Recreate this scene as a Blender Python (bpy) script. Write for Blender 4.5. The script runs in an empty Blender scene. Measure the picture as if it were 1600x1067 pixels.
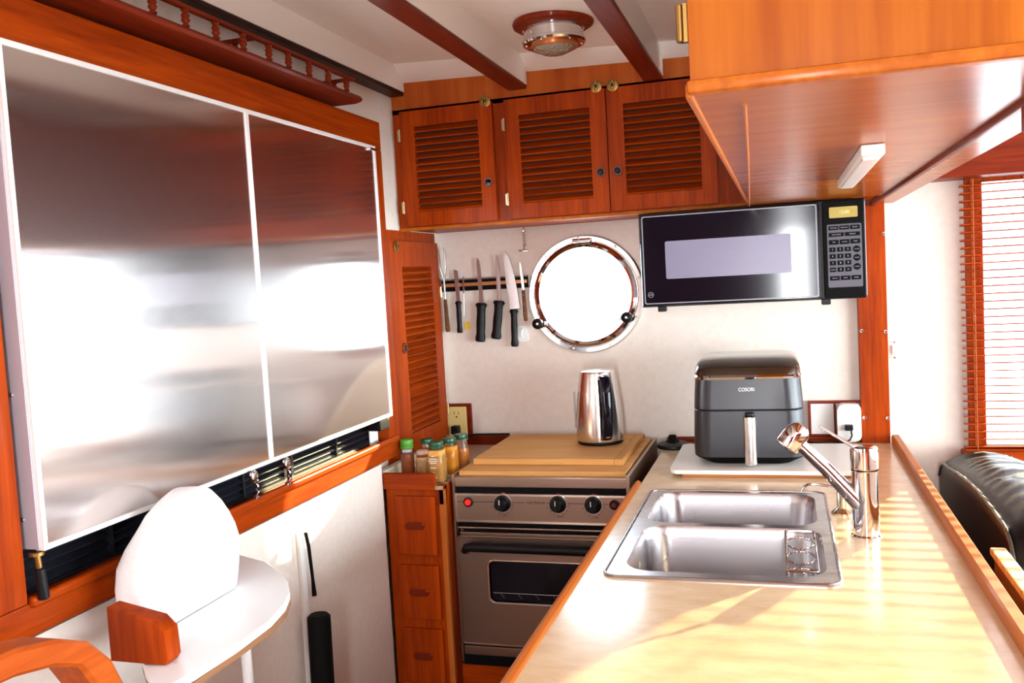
import bpy, bmesh, math, random
from mathutils import Vector, Matrix
random.seed(4)
sc = bpy.context.scene
COL = sc.collection
PI = math.pi

# ------------------------------------------------------------------ camera
F = 1404.0
ax, ar, ay = math.radians(-3.93), math.radians(3.2), math.radians(16.87)
cx, sx, cy, sy, cz, sz = math.cos(ax), math.sin(ax), math.cos(ar), math.sin(ar), math.cos(ay), math.sin(ay)
R = Matrix(((cy, 0, -sy), (0, 1, 0), (sy, 0, cy))) @ Matrix(((1, 0, 0), (0, cx, sx), (0, -sx, cx))) @ Matrix(((cz, sz, 0), (-sz, cz, 0), (0, 0, 1)))
right, fwd, up = R[0], R[1], R[2]
cam = bpy.data.cameras.new('camera')
camo = bpy.data.objects.new('camera', cam)
COL.objects.link(camo)
camo.matrix_world = Matrix(((right.x, up.x, -fwd.x, 0), (right.y, up.y, -fwd.y, 0), (right.z, up.z, -fwd.z, 1.49), (0, 0, 0, 1)))
cam.sensor_width = 36
cam.lens = F / 1600 * 36
cam.clip_start = 0.02
sc.camera = camo

# ------------------------------------------------------------------ world, sun, window light, exposure
sc.view_settings.view_transform = 'Standard'
sc.view_settings.look = 'None'
sc.view_settings.gamma = 1
sc.view_settings.use_curve_mapping = False
sc.view_settings.exposure = 1.12
w = bpy.data.worlds.new('sky')
sc.world = w
w.use_nodes = True
bg = w.node_tree.nodes['Background']
bg.inputs[0].default_value = (0.74, 0.90, 1.0, 1)
bg.inputs[1].default_value = 5.0


def lamp(name, kind, energy, color, loc, direction, **kw):
    l = bpy.data.lights.new(name, kind)
    l.energy = energy
    l.color = color
    for k, v in kw.items():
        setattr(l, k, v)
    o = bpy.data.objects.new(name, l)
    o.location = loc
    o.rotation_euler = Vector(direction).to_track_quat('-Z', 'Y').to_euler()
    COL.objects.link(o)
    return o


SUN = Vector((-.47, -.94, -.35))
lamp('sun', 'SUN', 16, (1, .88, .50), (3, 6, 4), SUN, angle=math.radians(.7))
lamp('starboard_daylight', 'AREA', 70, (.88, .96, 1), (2.5, 1.4, 1.13), (-1, 0, 0), shape='RECTANGLE', size=3.4, size_y=1.0)
lamp('wheelhouse_daylight', 'AREA', 30, (.95, .97, 1), (.11, -1.75, 1.45), (0, 1, .22), shape='RECTANGLE', size=.16, size_y=1.25)


# ------------------------------------------------------------------ materials
def mat(name, color=(.8, .8, .8), rough=.5, metal=0.0, coat=0.0, **kw):
    m = bpy.data.materials.new(name)
    m.use_nodes = True
    nt = m.node_tree
    b = nt.nodes['Principled BSDF']
    b.inputs['Base Color'].default_value = (*color, 1)
    b.inputs['Roughness'].default_value = rough
    b.inputs['Metallic'].default_value = metal
    b.inputs['Coat Weight'].default_value = coat
    b.inputs['Coat Roughness'].default_value = .12
    for k, v in kw.items():
        b.inputs[k].default_value = v
    return m


def nodes(m):
    return m.node_tree, m.node_tree.nodes['Principled BSDF']


def noise(nt, scale, detail=4, stretch=(1, 1, 1), rough=.55, distortion=0):
    tc = nt.nodes.new('ShaderNodeTexCoord')
    mp = nt.nodes.new('ShaderNodeMapping')
    mp.inputs['Scale'].default_value = stretch
    n = nt.nodes.new('ShaderNodeTexNoise')
    n.inputs['Scale'].default_value = scale
    n.inputs['Detail'].default_value = detail
    n.inputs['Roughness'].default_value = rough
    n.inputs['Distortion'].default_value = distortion
    nt.links.new(tc.outputs['Object'], mp.inputs[0])
    nt.links.new(mp.outputs[0], n.inputs[0])
    return n.outputs['Fac']


def ramp(nt, fac, stops):
    r = nt.nodes.new('ShaderNodeValToRGB')
    e = r.color_ramp.elements
    while len(e) < len(stops):
        e.new(.5)
    for i, (p, c) in enumerate(stops):
        e[i].position = p
        e[i].color = (*c, 1)
    nt.links.new(fac, r.inputs[0])
    return r.outputs[0]


def speckle(m, c1, c2, scale=40, stretch=(1, 1, 1), bump=0.0, lo=.35, hi=.65, detail=4):
    nt, b = nodes(m)
    f = noise(nt, scale, detail, stretch)
    nt.links.new(ramp(nt, f, [(lo, c1), (hi, c2)]), b.inputs['Base Color'])
    if bump:
        bp = nt.nodes.new('ShaderNodeBump')
        bp.inputs['Strength'].default_value = bump
        bp.inputs['Distance'].default_value = .002
        nt.links.new(f, bp.inputs['Height'])
        nt.links.new(bp.outputs[0], b.inputs['Normal'])
    return m


def wood(name, dark, light, grain='x', rough=.42, coat=.2, scale=9):
    m = mat(name, light, rough, 0, coat * .5)
    nt, b = nodes(m)
    st = {'x': (.06, 1, 1), 'y': (1, .06, 1), 'z': (1, 1, .06)}[grain]
    f1 = noise(nt, scale * 3, 6, st, .6, .4)
    f2 = noise(nt, scale * 14, 3, st, .5)
    mx = nt.nodes.new('ShaderNodeMix')
    mx.data_type = 'FLOAT'
    mx.inputs[0].default_value = .35
    nt.links.new(f1, mx.inputs[2])
    nt.links.new(f2, mx.inputs[3])
    nt.links.new(ramp(nt, mx.outputs[0], [(.32, dark), (.5, tuple((a + c) / 2 for a, c in zip(dark, light))), (.66, light)]), b.inputs['Base Color'])
    bp = nt.nodes.new('ShaderNodeBump')
    b.inputs['Specular IOR Level'].default_value = .12
    b.inputs['IOR'].default_value = 1.36
    bp.inputs['Strength'].default_value = .06
    bp.inputs['Distance'].default_value = .001
    nt.links.new(f2, bp.inputs['Height'])
    nt.links.new(bp.outputs[0], b.inputs['Normal'])
    return m


def steel(name, color, rough, stretch=None, scale=200, var=.1, bump=.02):
    m = mat(name, color, rough, 1)
    nt, b = nodes(m)
    if stretch:
        f = noise(nt, scale, 3, stretch)
        mr = nt.nodes.new('ShaderNodeMapRange')
        mr.inputs['From Min'].default_value = .3
        mr.inputs['From Max'].default_value = .7
        mr.inputs['To Min'].default_value = rough - var
        mr.inputs['To Max'].default_value = rough + var
        nt.links.new(f, mr.inputs[0])
        nt.links.new(mr.outputs[0], b.inputs['Roughness'])
        bp = nt.nodes.new('ShaderNodeBump')
        bp.inputs['Strength'].default_value = bump
        bp.inputs['Distance'].default_value = .0006
        nt.links.new(f, bp.inputs['Height'])
        nt.links.new(bp.outputs[0], b.inputs['Normal'])
    return m


MD, ML = (.17, .015, .001), (.42, .054, .001)
W = {
    'x': wood('mahogany_x', MD, ML, 'x'),
    'y': wood('mahogany_y', MD, ML, 'y'),
    'z': wood('mahogany_z', MD, ML, 'z'),
    'dx': wood('dark_mahogany_x', (.10, .010, .003), (.25, .028, .006), 'x'),
    'dy': wood('dark_mahogany_y', (.10, .010, .003), (.25, .028, .006), 'y'),
    'dz': wood('dark_mahogany_z', (.10, .010, .003), (.25, .028, .006), 'z'),
}
teak = wood('teak_veneer', (.27, .050, .003), (.46, .13, .010), 'z', .4, .1, 5)
edge_wood = wood('golden_edge_wood', (.33, .07, .006), (.50, .14, .014), 'y')
soffit_m = wood('soffit_veneer', (.30, .065, .005), (.42, .11, .010), 'x', .25, .04)
maple = wood('maple_board', (.52, .24, .07), (.72, .40, .14), 'x', .5, 0, 7)
wallm = speckle(mat('cream_wall', rough=.75), (.76, .68, .60), (.80, .72, .65), 60, bump=.04)
ceilm = speckle(mat('ceiling_white', rough=.45), (.92, .85, .80), (.94, .88, .83), 30)
whitep = mat('white_paint', (.92, .88, .83), .4)
counter_m = speckle(mat('cream_laminate', rough=.22, coat=.3), (.66, .46, .26), (.76, .58, .37), 16, (1, 2.2, 1), lo=.3, hi=.7, detail=8)
sheet = steel('brushed_stainless_sheet', (.74, .68, .66), .125, (1, .5, 1), 6, .012, bump=0)
nt, b = nodes(sheet)
b.inputs['Anisotropic'].default_value = 1.0
tv = nt.nodes.new('ShaderNodeCombineXYZ')
tv.inputs[1].default_value = 1
nt.links.new(tv.outputs[0], b.inputs['Tangent'])
b2 = nt.nodes.new('ShaderNodeBsdfPrincipled')   # fine scratches: a second, wider lobe
b2.inputs['Base Color'].default_value = (.62, .56, .54, 1)
b2.inputs['Metallic'].default_value = 1
b2.inputs['Roughness'].default_value = .36
mxs = nt.nodes.new('ShaderNodeMixShader')
mxs.inputs[0].default_value = .11
nt.links.new(b.outputs[0], mxs.inputs[1])
nt.links.new(b2.outputs[0], mxs.inputs[2])
nt.links.new(mxs.outputs[0], nt.nodes['Material Output'].inputs[0])
stove_steel = steel('stove_stainless', (.36, .265, .215), .34, (.25, 1, 1), 150, .03, bump=0)
sink_steel = steel('sink_stainless', (.47, .44, .45), .27, (.3, 1, 1), 8, .04, bump=0)
chrome = mat('chrome', (.72, .70, .71), .06, 1)
satin = steel('satin_steel', (.72, .68, .65), .22, (1, 1, .08), 120, .06)
blade = mat('knife_blade', (.50, .47, .46), .3, 1)
alu = mat('grey_aluminium', (.42, .39, .44), .5, .3)
alu_lt = mat('pale_aluminium_trim', (.9, .9, .88), .35, .3)
brass = mat('aged_brass', (.30, .17, .05), .4, 1)
black = mat('black_plastic', (.004, .004, .005), .4, **{'Specular IOR Level': .25})
blackg = mat('black_gloss', (.003, .003, .008), .10, 0, 0, **{'Specular IOR Level': .3})
blackm = mat('black_matte', (.004, .004, .004), .7, **{'Specular IOR Level': .1})
vent_m = mat('black_vent', (.010, .011, .016), .3, **{'Specular IOR Level': .4})
charcoal = speckle(mat('charcoal_plastic', rough=.33), (.016, .016, .022), (.021, .021, .028), 300)
white_pl = mat('white_plastic', (.86, .87, .86), .35)
ivory = mat('ivory_plastic', (.78, .62, .24), .4)
red_pl = mat('red_plastic', (.75, .02, .02), .3, **{'Emission Color': (.8, .02, .02, 1), 'Emission Strength': .2})
dkred = mat('dark_red_lamp', (.10, .01, .01), .2)
leather = mat('black_leather', (.014, .014, .018), .4, 0, 0, **{'Specular IOR Level': .3})
speckle(leather, (.003, .003, .004), (.006, .006, .008), 120, bump=.15)
cloth = speckle(mat('white_cloth', rough=.85), (.86, .88, .90), (.92, .93, .94), 200, bump=.15)
green_pl = mat('green_cap', (.08, .36, .03), .4)
dkgreen = mat('dark_green_lid', (.02, .10, .05), .3, .3)
glassm = mat('clear_glass', (1, 1, 1), .03, 0, **{'Transmission Weight': 1.0, 'IOR': 1.35})
led_m = mat('lamp_diffuser', (.75, .73, .74), .3)
yellow = mat('yellow_tag', (.8, .55, .03), .5)
lcd = mat('amber_display', (.22, .16, .01), .3, 0, **{'Emission Color': (.55, .38, .02, 1), 'Emission Strength': .22})
teakfloor = wood('floor_teak', (.16, .06, .02), (.32, .14, .05), 'y', .4)
floor_m = teakfloor
interior_shade = mat('painted_interior_shade', (.035, .006, .003), .8)  # near-black brown that paints the shade inside the louvred cupboards


def clear_pane(name, tint=(1, 1, 1)):
    m = bpy.data.materials.new(name)
    m.use_nodes = True
    nt = m.node_tree
    nt.nodes.clear()
    o = nt.nodes.new('ShaderNodeOutputMaterial')
    mx = nt.nodes.new('ShaderNodeMixShader')
    t = nt.nodes.new('ShaderNodeBsdfTransparent')
    t.inputs[0].default_value = (*tint, 1)
    g = nt.nodes.new('ShaderNodeBsdfGlossy')
    g.inputs['Roughness'].default_value = .02
    mx.inputs[0].default_value = .06
    nt.links.new(t.outputs[0], mx.inputs[1])
    nt.links.new(g.outputs[0], mx.inputs[2])
    nt.links.new(mx.outputs[0], o.inputs[0])
    return m


pane = clear_pane('window_glass')


# ------------------------------------------------------------------ mesh helpers
class MB:
    def __init__(self, T=None):
        self.bm = bmesh.new()
        self.T = T

    def merge(self, tmp, T=None):
        for v in tmp.verts:
            p = v.co
            if T is not None:
                p = T @ p
            if self.T is not None:
                p = self.T @ p
            v.co = p
        me = bpy.data.meshes.new('tmp')
        tmp.to_mesh(me)
        tmp.free()
        self.bm.from_mesh(me)
        bpy.data.meshes.remove(me)
        return self

    def box(self, x0, x1, y0, y1, z0, z1, bev=0, seg=2, T=None):
        t = bmesh.new()
        v = [t.verts.new(p) for p in ((x0, y0, z0), (x1, y0, z0), (x1, y1, z0), (x0, y1, z0), (x0, y0, z1), (x1, y0, z1), (x1, y1, z1), (x0, y1, z1))]
        for f in ((0, 3, 2, 1), (4, 5, 6, 7), (0, 1, 5, 4), (1, 2, 6, 5), (2, 3, 7, 6), (3, 0, 4, 7)):
            t.faces.new([v[i] for i in f])
        if bev:
            bmesh.ops.bevel(t, geom=t.edges[:], offset=bev, segments=seg, profile=.5, affect='EDGES', clamp_overlap=True)
        return self.merge(t, T)

    def prism(self, pts, ax, a0, a1, bev=0, T=None, seg=2):
        """pts in the plane normal to axis ax ('x': (y,z), 'y': (x,z), 'z': (x,y))"""
        def P(p, a):
            return {'x': (a, p[0], p[1]), 'y': (p[0], a, p[1]), 'z': (p[0], p[1], a)}[ax]
        t = bmesh.new()
        A = [t.verts.new(P(p, a0)) for p in pts]
        B = [t.verts.new(P(p, a1)) for p in pts]
        n = len(pts)
        fa = t.faces.new(A)
        fb = t.faces.new(B[::-1])
        for i in range(n):
            t.faces.new((A[i], B[i], B[(i + 1) % n], A[(i + 1) % n]))
        if bev:
            es = list(set(list(fa.edges) + list(fb.edges)))
            bmesh.ops.bevel(t, geom=es, offset=bev, segments=seg, profile=.5, affect='EDGES', clamp_overlap=True)
        return self.merge(t, T)

    def plate(self, outer, holes, ax, a0, a1):
        """flat plate with holes"""
        def P(p, a):
            return {'x': (a, p[0], p[1]), 'y': (p[0], a, p[1]), 'z': (p[0], p[1], a)}[ax]
        t = bmesh.new()
        ed = []
        loops = []
        for L in [outer] + holes:
            vs = [t.verts.new(P(p, a0)) for p in L]
            loops.append(vs)
            for i in range(len(vs)):
                ed.append(t.edges.new((vs[i], vs[(i + 1) % len(vs)])))
        r = bmesh.ops.triangle_fill(t, use_beauty=True, use_dissolve=False, edges=ed)
        faces = [g for g in r['geom'] if isinstance(g, bmesh.types.BMFace)]
        mp = {v: t.verts.new(v.co + Vector(P((0, 0), a1 - a0))) for vs in loops for v in vs}
        for f in faces:
            t.faces.new([mp[v] for v in reversed(f.verts)])
        for vs in loops:
            n = len(vs)
            for i in range(n):
                a, b_ = vs[i], vs[(i + 1) % n]
                t.faces.new((a, b_, mp[b_], mp[a]))
        return self.merge(t)

    def lathe(self, prof, loc=(0, 0, 0), axis=(0, 0, 1), seg=32, T=None, a0=0, a1=2 * PI):
        """prof: list of (r, h) along the axis"""
        t = bmesh.new()
        q = Vector(axis).normalized().to_track_quat('Z', 'Y').to_matrix()
        loc = Vector(loc)
        rings = []
        full = abs(a1 - a0 - 2 * PI) < 1e-6
        m = seg if full else seg + 1
        for r, h in prof:
            if r < 1e-6:
                rings.append([t.verts.new(loc + q @ Vector((0, 0, h)))])
            else:
                rings.append([t.verts.new(loc + q @ Vector((r * math.cos(a0 + (a1 - a0) * i / seg), r * math.sin(a0 + (a1 - a0) * i / seg), h))) for i in range(m)])
        for A, B in zip(rings, rings[1:]):
            for i in range(seg):
                j = (i + 1) % m
                if len(A) == 1 and len(B) == 1:
                    continue
                if len(A) == 1:
                    t.faces.new((A[0], B[j], B[i]))
                elif len(B) == 1:
                    t.faces.new((A[i], A[j], B[0]))
                else:
                    t.faces.new((A[i], A[j], B[j], B[i]))
        return self.merge(t, T)

    def cyl(self, p0, p1, r, r1=None, seg=20, bev=.0):
        p0, p1 = Vector(p0), Vector(p1)
        L = (p1 - p0).length
        r1 = r if r1 is None else r1
        b_ = min(bev, r * .5, L * .4)
        pr = [(0, 0), (r - b_, 0), (r, b_), (r1, L - b_), (r1 - b_, L), (0, L)] if b_ else [(0, 0), (r, 0), (r1, L), (0, L)]
        return self.lathe(pr, p0, p1 - p0, seg)

    def tube(self, pts, r, seg=10, closed=False, T=None):
        pts = [Vector(p) for p in pts]
        n = len(pts)
        rr = r if isinstance(r, (list, tuple)) else [r] * n
        t = bmesh.new()
        rings = []
        prev = None
        for i, p in enumerate(pts):
            a = pts[(i - 1) % n] if (closed or i > 0) else p
            c = pts[(i + 1) % n] if (closed or i < n - 1) else p
            d = (c - a).normalized()
            if prev is None:
                u = d.orthogonal().normalized()
            else:
                u = (prev - d * prev.dot(d)).normalized()
            prev = u
            v = d.cross(u)
            rings.append([t.verts.new(p + rr[i] * (math.cos(2 * PI * k / seg) * u + math.sin(2 * PI * k / seg) * v)) for k in range(seg)])
        m = n if closed else n - 1
        for i in range(m):
            A, B = rings[i], rings[(i + 1) % n]
            off = 0
            if closed and i == n - 1:
                off = min(range(seg), key=lambda o: (A[0].co - B[o].co).length)
            for k in range(seg):
                t.faces.new((A[k], A[(k + 1) % seg], B[(k + 1 + off) % seg], B[(k + off) % seg]))
        if not closed:
            t.faces.new(rings[0][::-1])
            t.faces.new(rings[-1])
        return self.merge(t, T)

    def loft(self, rings, cap0=True, cap1=True, T=None):
        t = bmesh.new()
        V = [[t.verts.new(p) for p in r] for r in rings]
        n = len(V[0])
        for A, B in zip(V, V[1:]):
            for i in range(n):
                t.faces.new((A[i], A[(i + 1) % n], B[(i + 1) % n], B[i]))
        if cap0:
            t.faces.new(V[0][::-1])
        if cap1:
            t.faces.new(V[-1])
        return self.merge(t, T)


def rrect(x0, x1, y0, y1, r, n=6):
    out = []
    for (cx_, cy_, a) in ((x1 - r, y1 - r, 0), (x0 + r, y1 - r, PI / 2), (x0 + r, y0 + r, PI), (x1 - r, y0 + r, 1.5 * PI)):
        for k in range(n + 1):
            t = a + PI / 2 * k / n
            out.append((cx_ + r * math.cos(t), cy_ + r * math.sin(t)))
    return out


def circ(cx_, cy_, r, n=48):
    return [(cx_ + r * math.cos(2 * PI * k / n), cy_ + r * math.sin(2 * PI * k / n)) for k in range(n)]


ORG = {}


def part(name, mb, m, parent=None, label=None, angle=35):
    """link the collected mesh as ONE object with its origin at its own base"""
    bm = mb.bm
    bmesh.ops.remove_doubles(bm, verts=bm.verts[:], dist=1e-6)
    bmesh.ops.recalc_face_normals(bm, faces=bm.faces[:])
    xs = [v.co.x for v in bm.verts]
    ys = [v.co.y for v in bm.verts]
    zs = [v.co.z for v in bm.verts]
    o3 = Vector(((min(xs) + max(xs)) / 2, (min(ys) + max(ys)) / 2, min(zs)))
    for v in bm.verts:
        v.co -= o3
    me = bpy.data.meshes.new(name)
    bm.to_mesh(me)
    bm.free()
    for p in me.polygons:
        p.use_smooth = True
    me.set_sharp_from_angle(angle=math.radians(angle))
    me.materials.append(m)
    o = bpy.data.objects.new(name, me)
    COL.objects.link(o)
    if angle <= 35:
        wn_ = o.modifiers.new('weighted_normal', 'WEIGHTED_NORMAL')   # keeps the flats flat beside their rounded edges
        wn_.keep_sharp = True
    ORG[o] = o3
    if parent is not None:
        o.parent = parent
        o.location = o3 - ORG[parent]
    else:
        o.location = o3
    if label:
        o['label'] = label
    return o


def tag(o, label, cat, group=None, kind=None):
    o['label'] = label
    o['category'] = cat
    if group:
        o['group'] = group
    if kind:
        o['kind'] = kind
    return o


def thing(name, label, cat, loc, group=None):
    o = bpy.data.objects.new(name, None)
    o.empty_display_size = .05
    COL.objects.link(o)
    o.location = loc
    ORG[o] = Vector(loc)
    return tag(o, label, cat, group)


def struct(name, mb, m, parent=None, label=None):
    o = part(name, mb, m, parent)
    if parent is None:
        o['kind'] = 'structure'
    if label:
        o['label'] = label
    return o


def text(name, s, size, m, parent, T, depth=.0006, align='CENTER', squeeze=1.0):
    cu = bpy.data.curves.new('t', 'FONT')
    cu.body = s
    cu.size = size
    cu.extrude = depth
    cu.align_x = align
    cu.align_y = 'CENTER'
    to = bpy.data.objects.new('t', cu)
    COL.objects.link(to)
    dg = bpy.context.evaluated_depsgraph_get()
    me = bpy.data.meshes.new_from_object(to.evaluated_get(dg))
    bpy.data.objects.remove(to)
    b_ = MB()
    t = bmesh.new()
    t.from_mesh(me)
    b_.merge(t, T @ Matrix.Diagonal((squeeze, 1, 1, 1)))
    return part(name, b_, m, parent)


def face_y(x, y, z):
    """text plane facing the camera side (-Y)"""
    return Matrix.Translation((x, y, z)) @ Matrix.Rotation(PI / 2, 4, 'X')


def screw(par, p, d, r=.006, m=None, name='screw'):
    d = Vector(d).normalized()
    b_ = MB().lathe([(r, -.001), (r, .001), (r * .8, .0026), (r * .35, .003), (r * .3, .002), (0, .002)], p, d, 14)
    return part(name, b_, m or chrome, par)


# ================================================================== THE ROOM
struct('floor', MB().box(-1.3, 2.75, -2.1, 3.1, -.05, 0), floor_m)


def ceil_z(x):
    return 2.17 - .045 * (x + 1.12)


struct('ceiling', MB().prism([(-1.3, ceil_z(-1.3)), (2.75, ceil_z(2.75)), (2.75, 2.3), (-1.3, 2.3)], 'y', -2.1, 3.1), ceilm)
PC = (-.638, 1.427)
back = MB().plate([(-1.3, 0), (2.75, 0), (2.75, 2.25), (-1.3, 2.25)], [circ(PC[0], PC[1], .172), [(.56, .915), (1.62, .915), (1.62, 1.715), (.56, 1.715)]], 'y', 3.0, 3.05)
struct('wall_back', back, wallm)
struct('wall_left', MB().box(-1.3, -1.165, -2.1, 3.0, .98, 2.25).box(-1.3, -1.125, -2.1, 2.342, 0, .98).box(-1.3, -1.165, 2.342, 3.0, 0, .98), wallm)
# unseen far sides of the cabin, with the windows the daylight comes through
struct('wall_right', MB().plate([(-2.1, 0), (3.05, 0), (3.05, 2.25), (-2.1, 2.25)], [[(-.35, .6), (1.3, .6), (1.3, 1.75), (-.35, 1.75)], [(1.45, .6), (2.9, .6), (2.9, 1.75), (1.45, 1.75)]], 'x', 2.62, 2.7), wallm)
struct('wall_front', MB().plate([(-1.3, 0), (2.75, 0), (2.75, 2.25), (-1.3, 2.25)], [[(.03, .85), (.19, .85), (.19, 2.0), (.03, 2.0)]], 'y', -2.1, -2.04), W['dz'])

# ceiling beams: painted sides, mahogany strip underneath
for i, (x0, x1, zb, mm) in enumerate(((-1.177, -1.118, 2.085, wood('black_mahogany', (.02, .004, .002), (.045, .010, .003), 'y')), (-.775, -.717, 2.062, W['dy']), (-.363, -.308, 2.040, W['dy']), (.05, .106, 2.02, W['dy']), (.46, .516, 2.0, W['dy']), (.87, .926, 1.98, W['dy']))):
    bo = struct('trim_%d' % (i + 1), MB().box(x0 + .004, x1, -2.04, 2.668, zb + .012, ceil_z(x1) + .01), whitep)
    part('cap_strip', MB().box(x0, x1 - .002, -2.04, 2.668, zb, zb + .012, .002), mm, bo, 'dark mahogany strip along the underside of the beam')
# wooden fascia above the louvred doors
struct('trim_7', MB().prism([(-1.165, 2.03), (.31, 2.03), (.31, 2.084), (-1.165, 2.130)], 'y', 2.672, 2.70), wood('fascia_wood', (.30, .045, .006), (.50, .12, .02), 'z', .4, .1, 3))
cv = MB()
rings = [[(x, 2.60, ceil_z(x) - .0005), (x, 2.674, 2.126 - .03 * (x + 1.165)), (x, 2.71, 2.11), (x, 2.71, 2.21), (x, 2.60, 2.21)] for x in (-1.165, .31)]
struct('trim_8', cv.loft(rings), ceilm)
# post between galley and saloon, with bright screws
post = struct('trim_9', MB().box(.222, .306, 2.968, 3.0, .92, 1.664, .002), W['z'])
for (x, z) in ((.2315, 1.272), (.2985, 1.267), (.2315, 1.0), (.2985, .998), (.300, 1.567)):
    screw(post, (x, 2.967, z), (0, -1, 0), .0062)
struct('trim_10', MB().box(-.385, .222, 2.982, 3.0, .921, .938, .003), W['dx'])
struct('trim_11', MB().box(-1.16, -.46, 2.982, 3.0, .905, .945, .003), W['dx'])

# hull window with blind, valance, sill and bracket
wn = struct('window_1', MB().plate([(.53, .885), (1.66, .885), (1.66, 1.745), (.53, 1.745)], [[(.575, .915), (1.60, .915), (1.60, 1.70), (.575, 1.70)]], 'y', 2.972, 3.0), W['z'])
part('pane', MB().box(.56, 1.62, 3.02, 3.026, .915, 1.715), pane, wn)
part('sill', MB().box(.507, 1.68, 2.94, 2.999, .868, .898, .003), W['x'], wn)
part('bracket', MB().prism([(2.945, .868), (2.999, .868), (2.999, .815), (2.975, .815)], 'x', .655, .695, .002), W['z'], wn)
screw(wn, (.632, 2.94, .884), (0, -1, 0), .005)
screw(wn, (.548, 2.971, 1.30), (0, -1, 0), .006)
for nm, y0, y1 in (('window_2', -.35, 1.3), ('window_3', 1.45, 2.9)):
    f = struct(nm, MB().plate([(y0 - .04, .56), (y1 + .04, .56), (y1 + .04, 1.79), (y0 - .04, 1.79)], [[(y0, .6), (y1, .6), (y1, 1.75), (y0, 1.75)]], 'x', 2.60, 2.62), W['z'])
    part('pane', MB().box(2.65, 2.655, y0, y1, .6, 1.75), pane, f)
struct('trim_12', MB().box(.335, 1.75, 2.86, 3.0, 1.712, 1.9, .003), W['dx'])

bl = thing('venetian_blind', 'wooden venetian blind with thin reddish slats over the saloon window', 'blind', (1.05, 2.95, .9))
s = MB()
pitch = .0229
k = 0
z = .912
while z < 1.70:
    c = Vector((0, 2.955, z))
    a = math.radians(-7 + random.uniform(-1, 1))
    T = Matrix.Translation(c) @ Matrix.Rotation(a, 4, 'X')
    s.box(.512, 1.64, -.0125, .0125, -.0019, .0019, T=T)
    z += pitch
part('slats', s, W['x'], bl)
for x in (.545, .685, 1.15, 1.55):
    cd = MB()
    for dy in (-.013, .013):
        cd.tube([(x, 2.955 + dy, .905), (x, 2.955 + dy, 1.71)], .0011, 6)
    part('ladder_cord', cd, mat('cord_brown', (.45, .12, .03), .7) if x == .545 else bpy.data.materials['cord_brown'], bl)
part('bottom_rail', MB().box(.512, 1.64, 2.943, 2.967, .8985, .907, .002), W['x'], bl)

# ================================================================== BACK OVERHEAD CABINET WITH LOUVRES
def louvre_door(par, T, u0, u1, v0, v1, lu0, lu1, lv0, lv1, nsl, thick=.018, mm=None, ms=None):
    """door drawn in (u, w, v): u along the wall, v up, w outward; T maps local x=u, y=-w, z=v to the world"""
    d = MB(T).plate([(u0, v0), (u1, v0), (u1, v1), (u0, v1)], [[(lu0, lv0), (lu1, lv0), (lu1, lv1), (lu0, lv1)]], 'y', -thick, 0)
    d = part('door', d, mm, par)
    sl = MB(T)
    h = (lv1 - lv0) / nsl
    for i in range(nsl):
        zc = lv0 + h * (i + .5)
        sl.box(lu0, lu1, -.0115, .0115, -.0022, .0022, T=Matrix.Translation((0, -thick / 2 - .0005, zc)) @ Matrix.Rotation(math.radians(38), 4, 'X'))
    lp = part('louver_panel', sl, ms, d)
    part('backing', MB(T).box(lu0 - .004, lu1 + .004, .0002, .0022, lv0 - .004, lv1 + .004), interior_shade, d)  # added dark sheet: shade between the slats put into its colour
    return d


def turn_button(par, T):
    b_ = MB(T).lathe([(0, 0), (.017, 0), (.017, .002), (.014, .003), (0, .003)], (0, 0, 0), (0, -1, 0), 24)
    b_.box(-.004, .004, -.009, -.003, -.015, .015, .0015)
    b_.lathe([(0, .009), (.005, .009), (.006, .003)], (0, 0, 0), (0, -1, 0), 16)
    return part('turn_button', b_, brass, par)


def finger_ring(par, T, r=.014):
    k_ = part('ring_pull', MB(T).lathe([(r * .66, .0), (r * .7, .004), (r, .004), (r * 1.08, .002), (r * 1.08, 0)], (0, 0, 0), (0, -1, 0), 28), mat('ring_wood', (.16, .03, .008), .35) if 'ring_wood' not in bpy.data.materials else bpy.data.materials['ring_wood'], par)
    part('button', MB(T).lathe([(0, .0025), (r * .6, .002), (r * .66, 0)], (0, 0, 0), (0, -1, 0), 20), blackg, k_)
    return k_


def hinge(par, T):
    b_ = MB(T).cyl((0, -.004, -.02), (0, -.004, .02), .0035, seg=12, bev=.001).box(-.008, 0, -.002, 0, -.017, .017)
    return part('hinge', b_, bpy.data.materials['hinge_metal'] if 'hinge_metal' in bpy.data.materials else mat('hinge_metal', (.62, .5, .3), .25, 1), par)


cab = thing('louvered_cabinet', 'mahogany wall cabinet with three louvred doors below the ceiling beams', 'cabinet', (-.45, 2.84, 1.668))
part('body', MB().box(-1.1645, .262, 2.690, 2.998, 1.668, 2.04).box(-1.1645, .262, 2.672, 2.690, 1.668, 2.045, .001), W['z'], cab)
part('bottom_lip', MB().box(-1.165, .22, 2.668, 2.684, 1.662, 1.672, .002), edge_wood, cab, 'golden lower edge strip')
TY = Matrix.Translation((0, 2.671, 0))
for i, (a, b_, la, lb) in enumerate(((-1.134, -.829, -1.087, -.875), (-.790, -.4785, -.744, -.527), (-.4755, -.165, -.427, -.209))):
    d = louvre_door(cab, TY, a, b_, 1.675, 2.034, la, lb, 1.719, 1.984, 13, mm=W['z'], ms=W['x'])
    kx = (-.851, -.501, -.451)[i]
    finger_ring(d, Matrix.Translation((kx, 2.652, 1.792)))
    if i < 2:
        for zz in (1.96, 1.735):
            hinge(d, Matrix.Translation((a - .001, 2.654, zz)))
    turn_button(d, Matrix.Translation(((-.848, -.503, -.454)[i], 2.652, (2.036, 2.041, 2.039)[i])))

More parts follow.
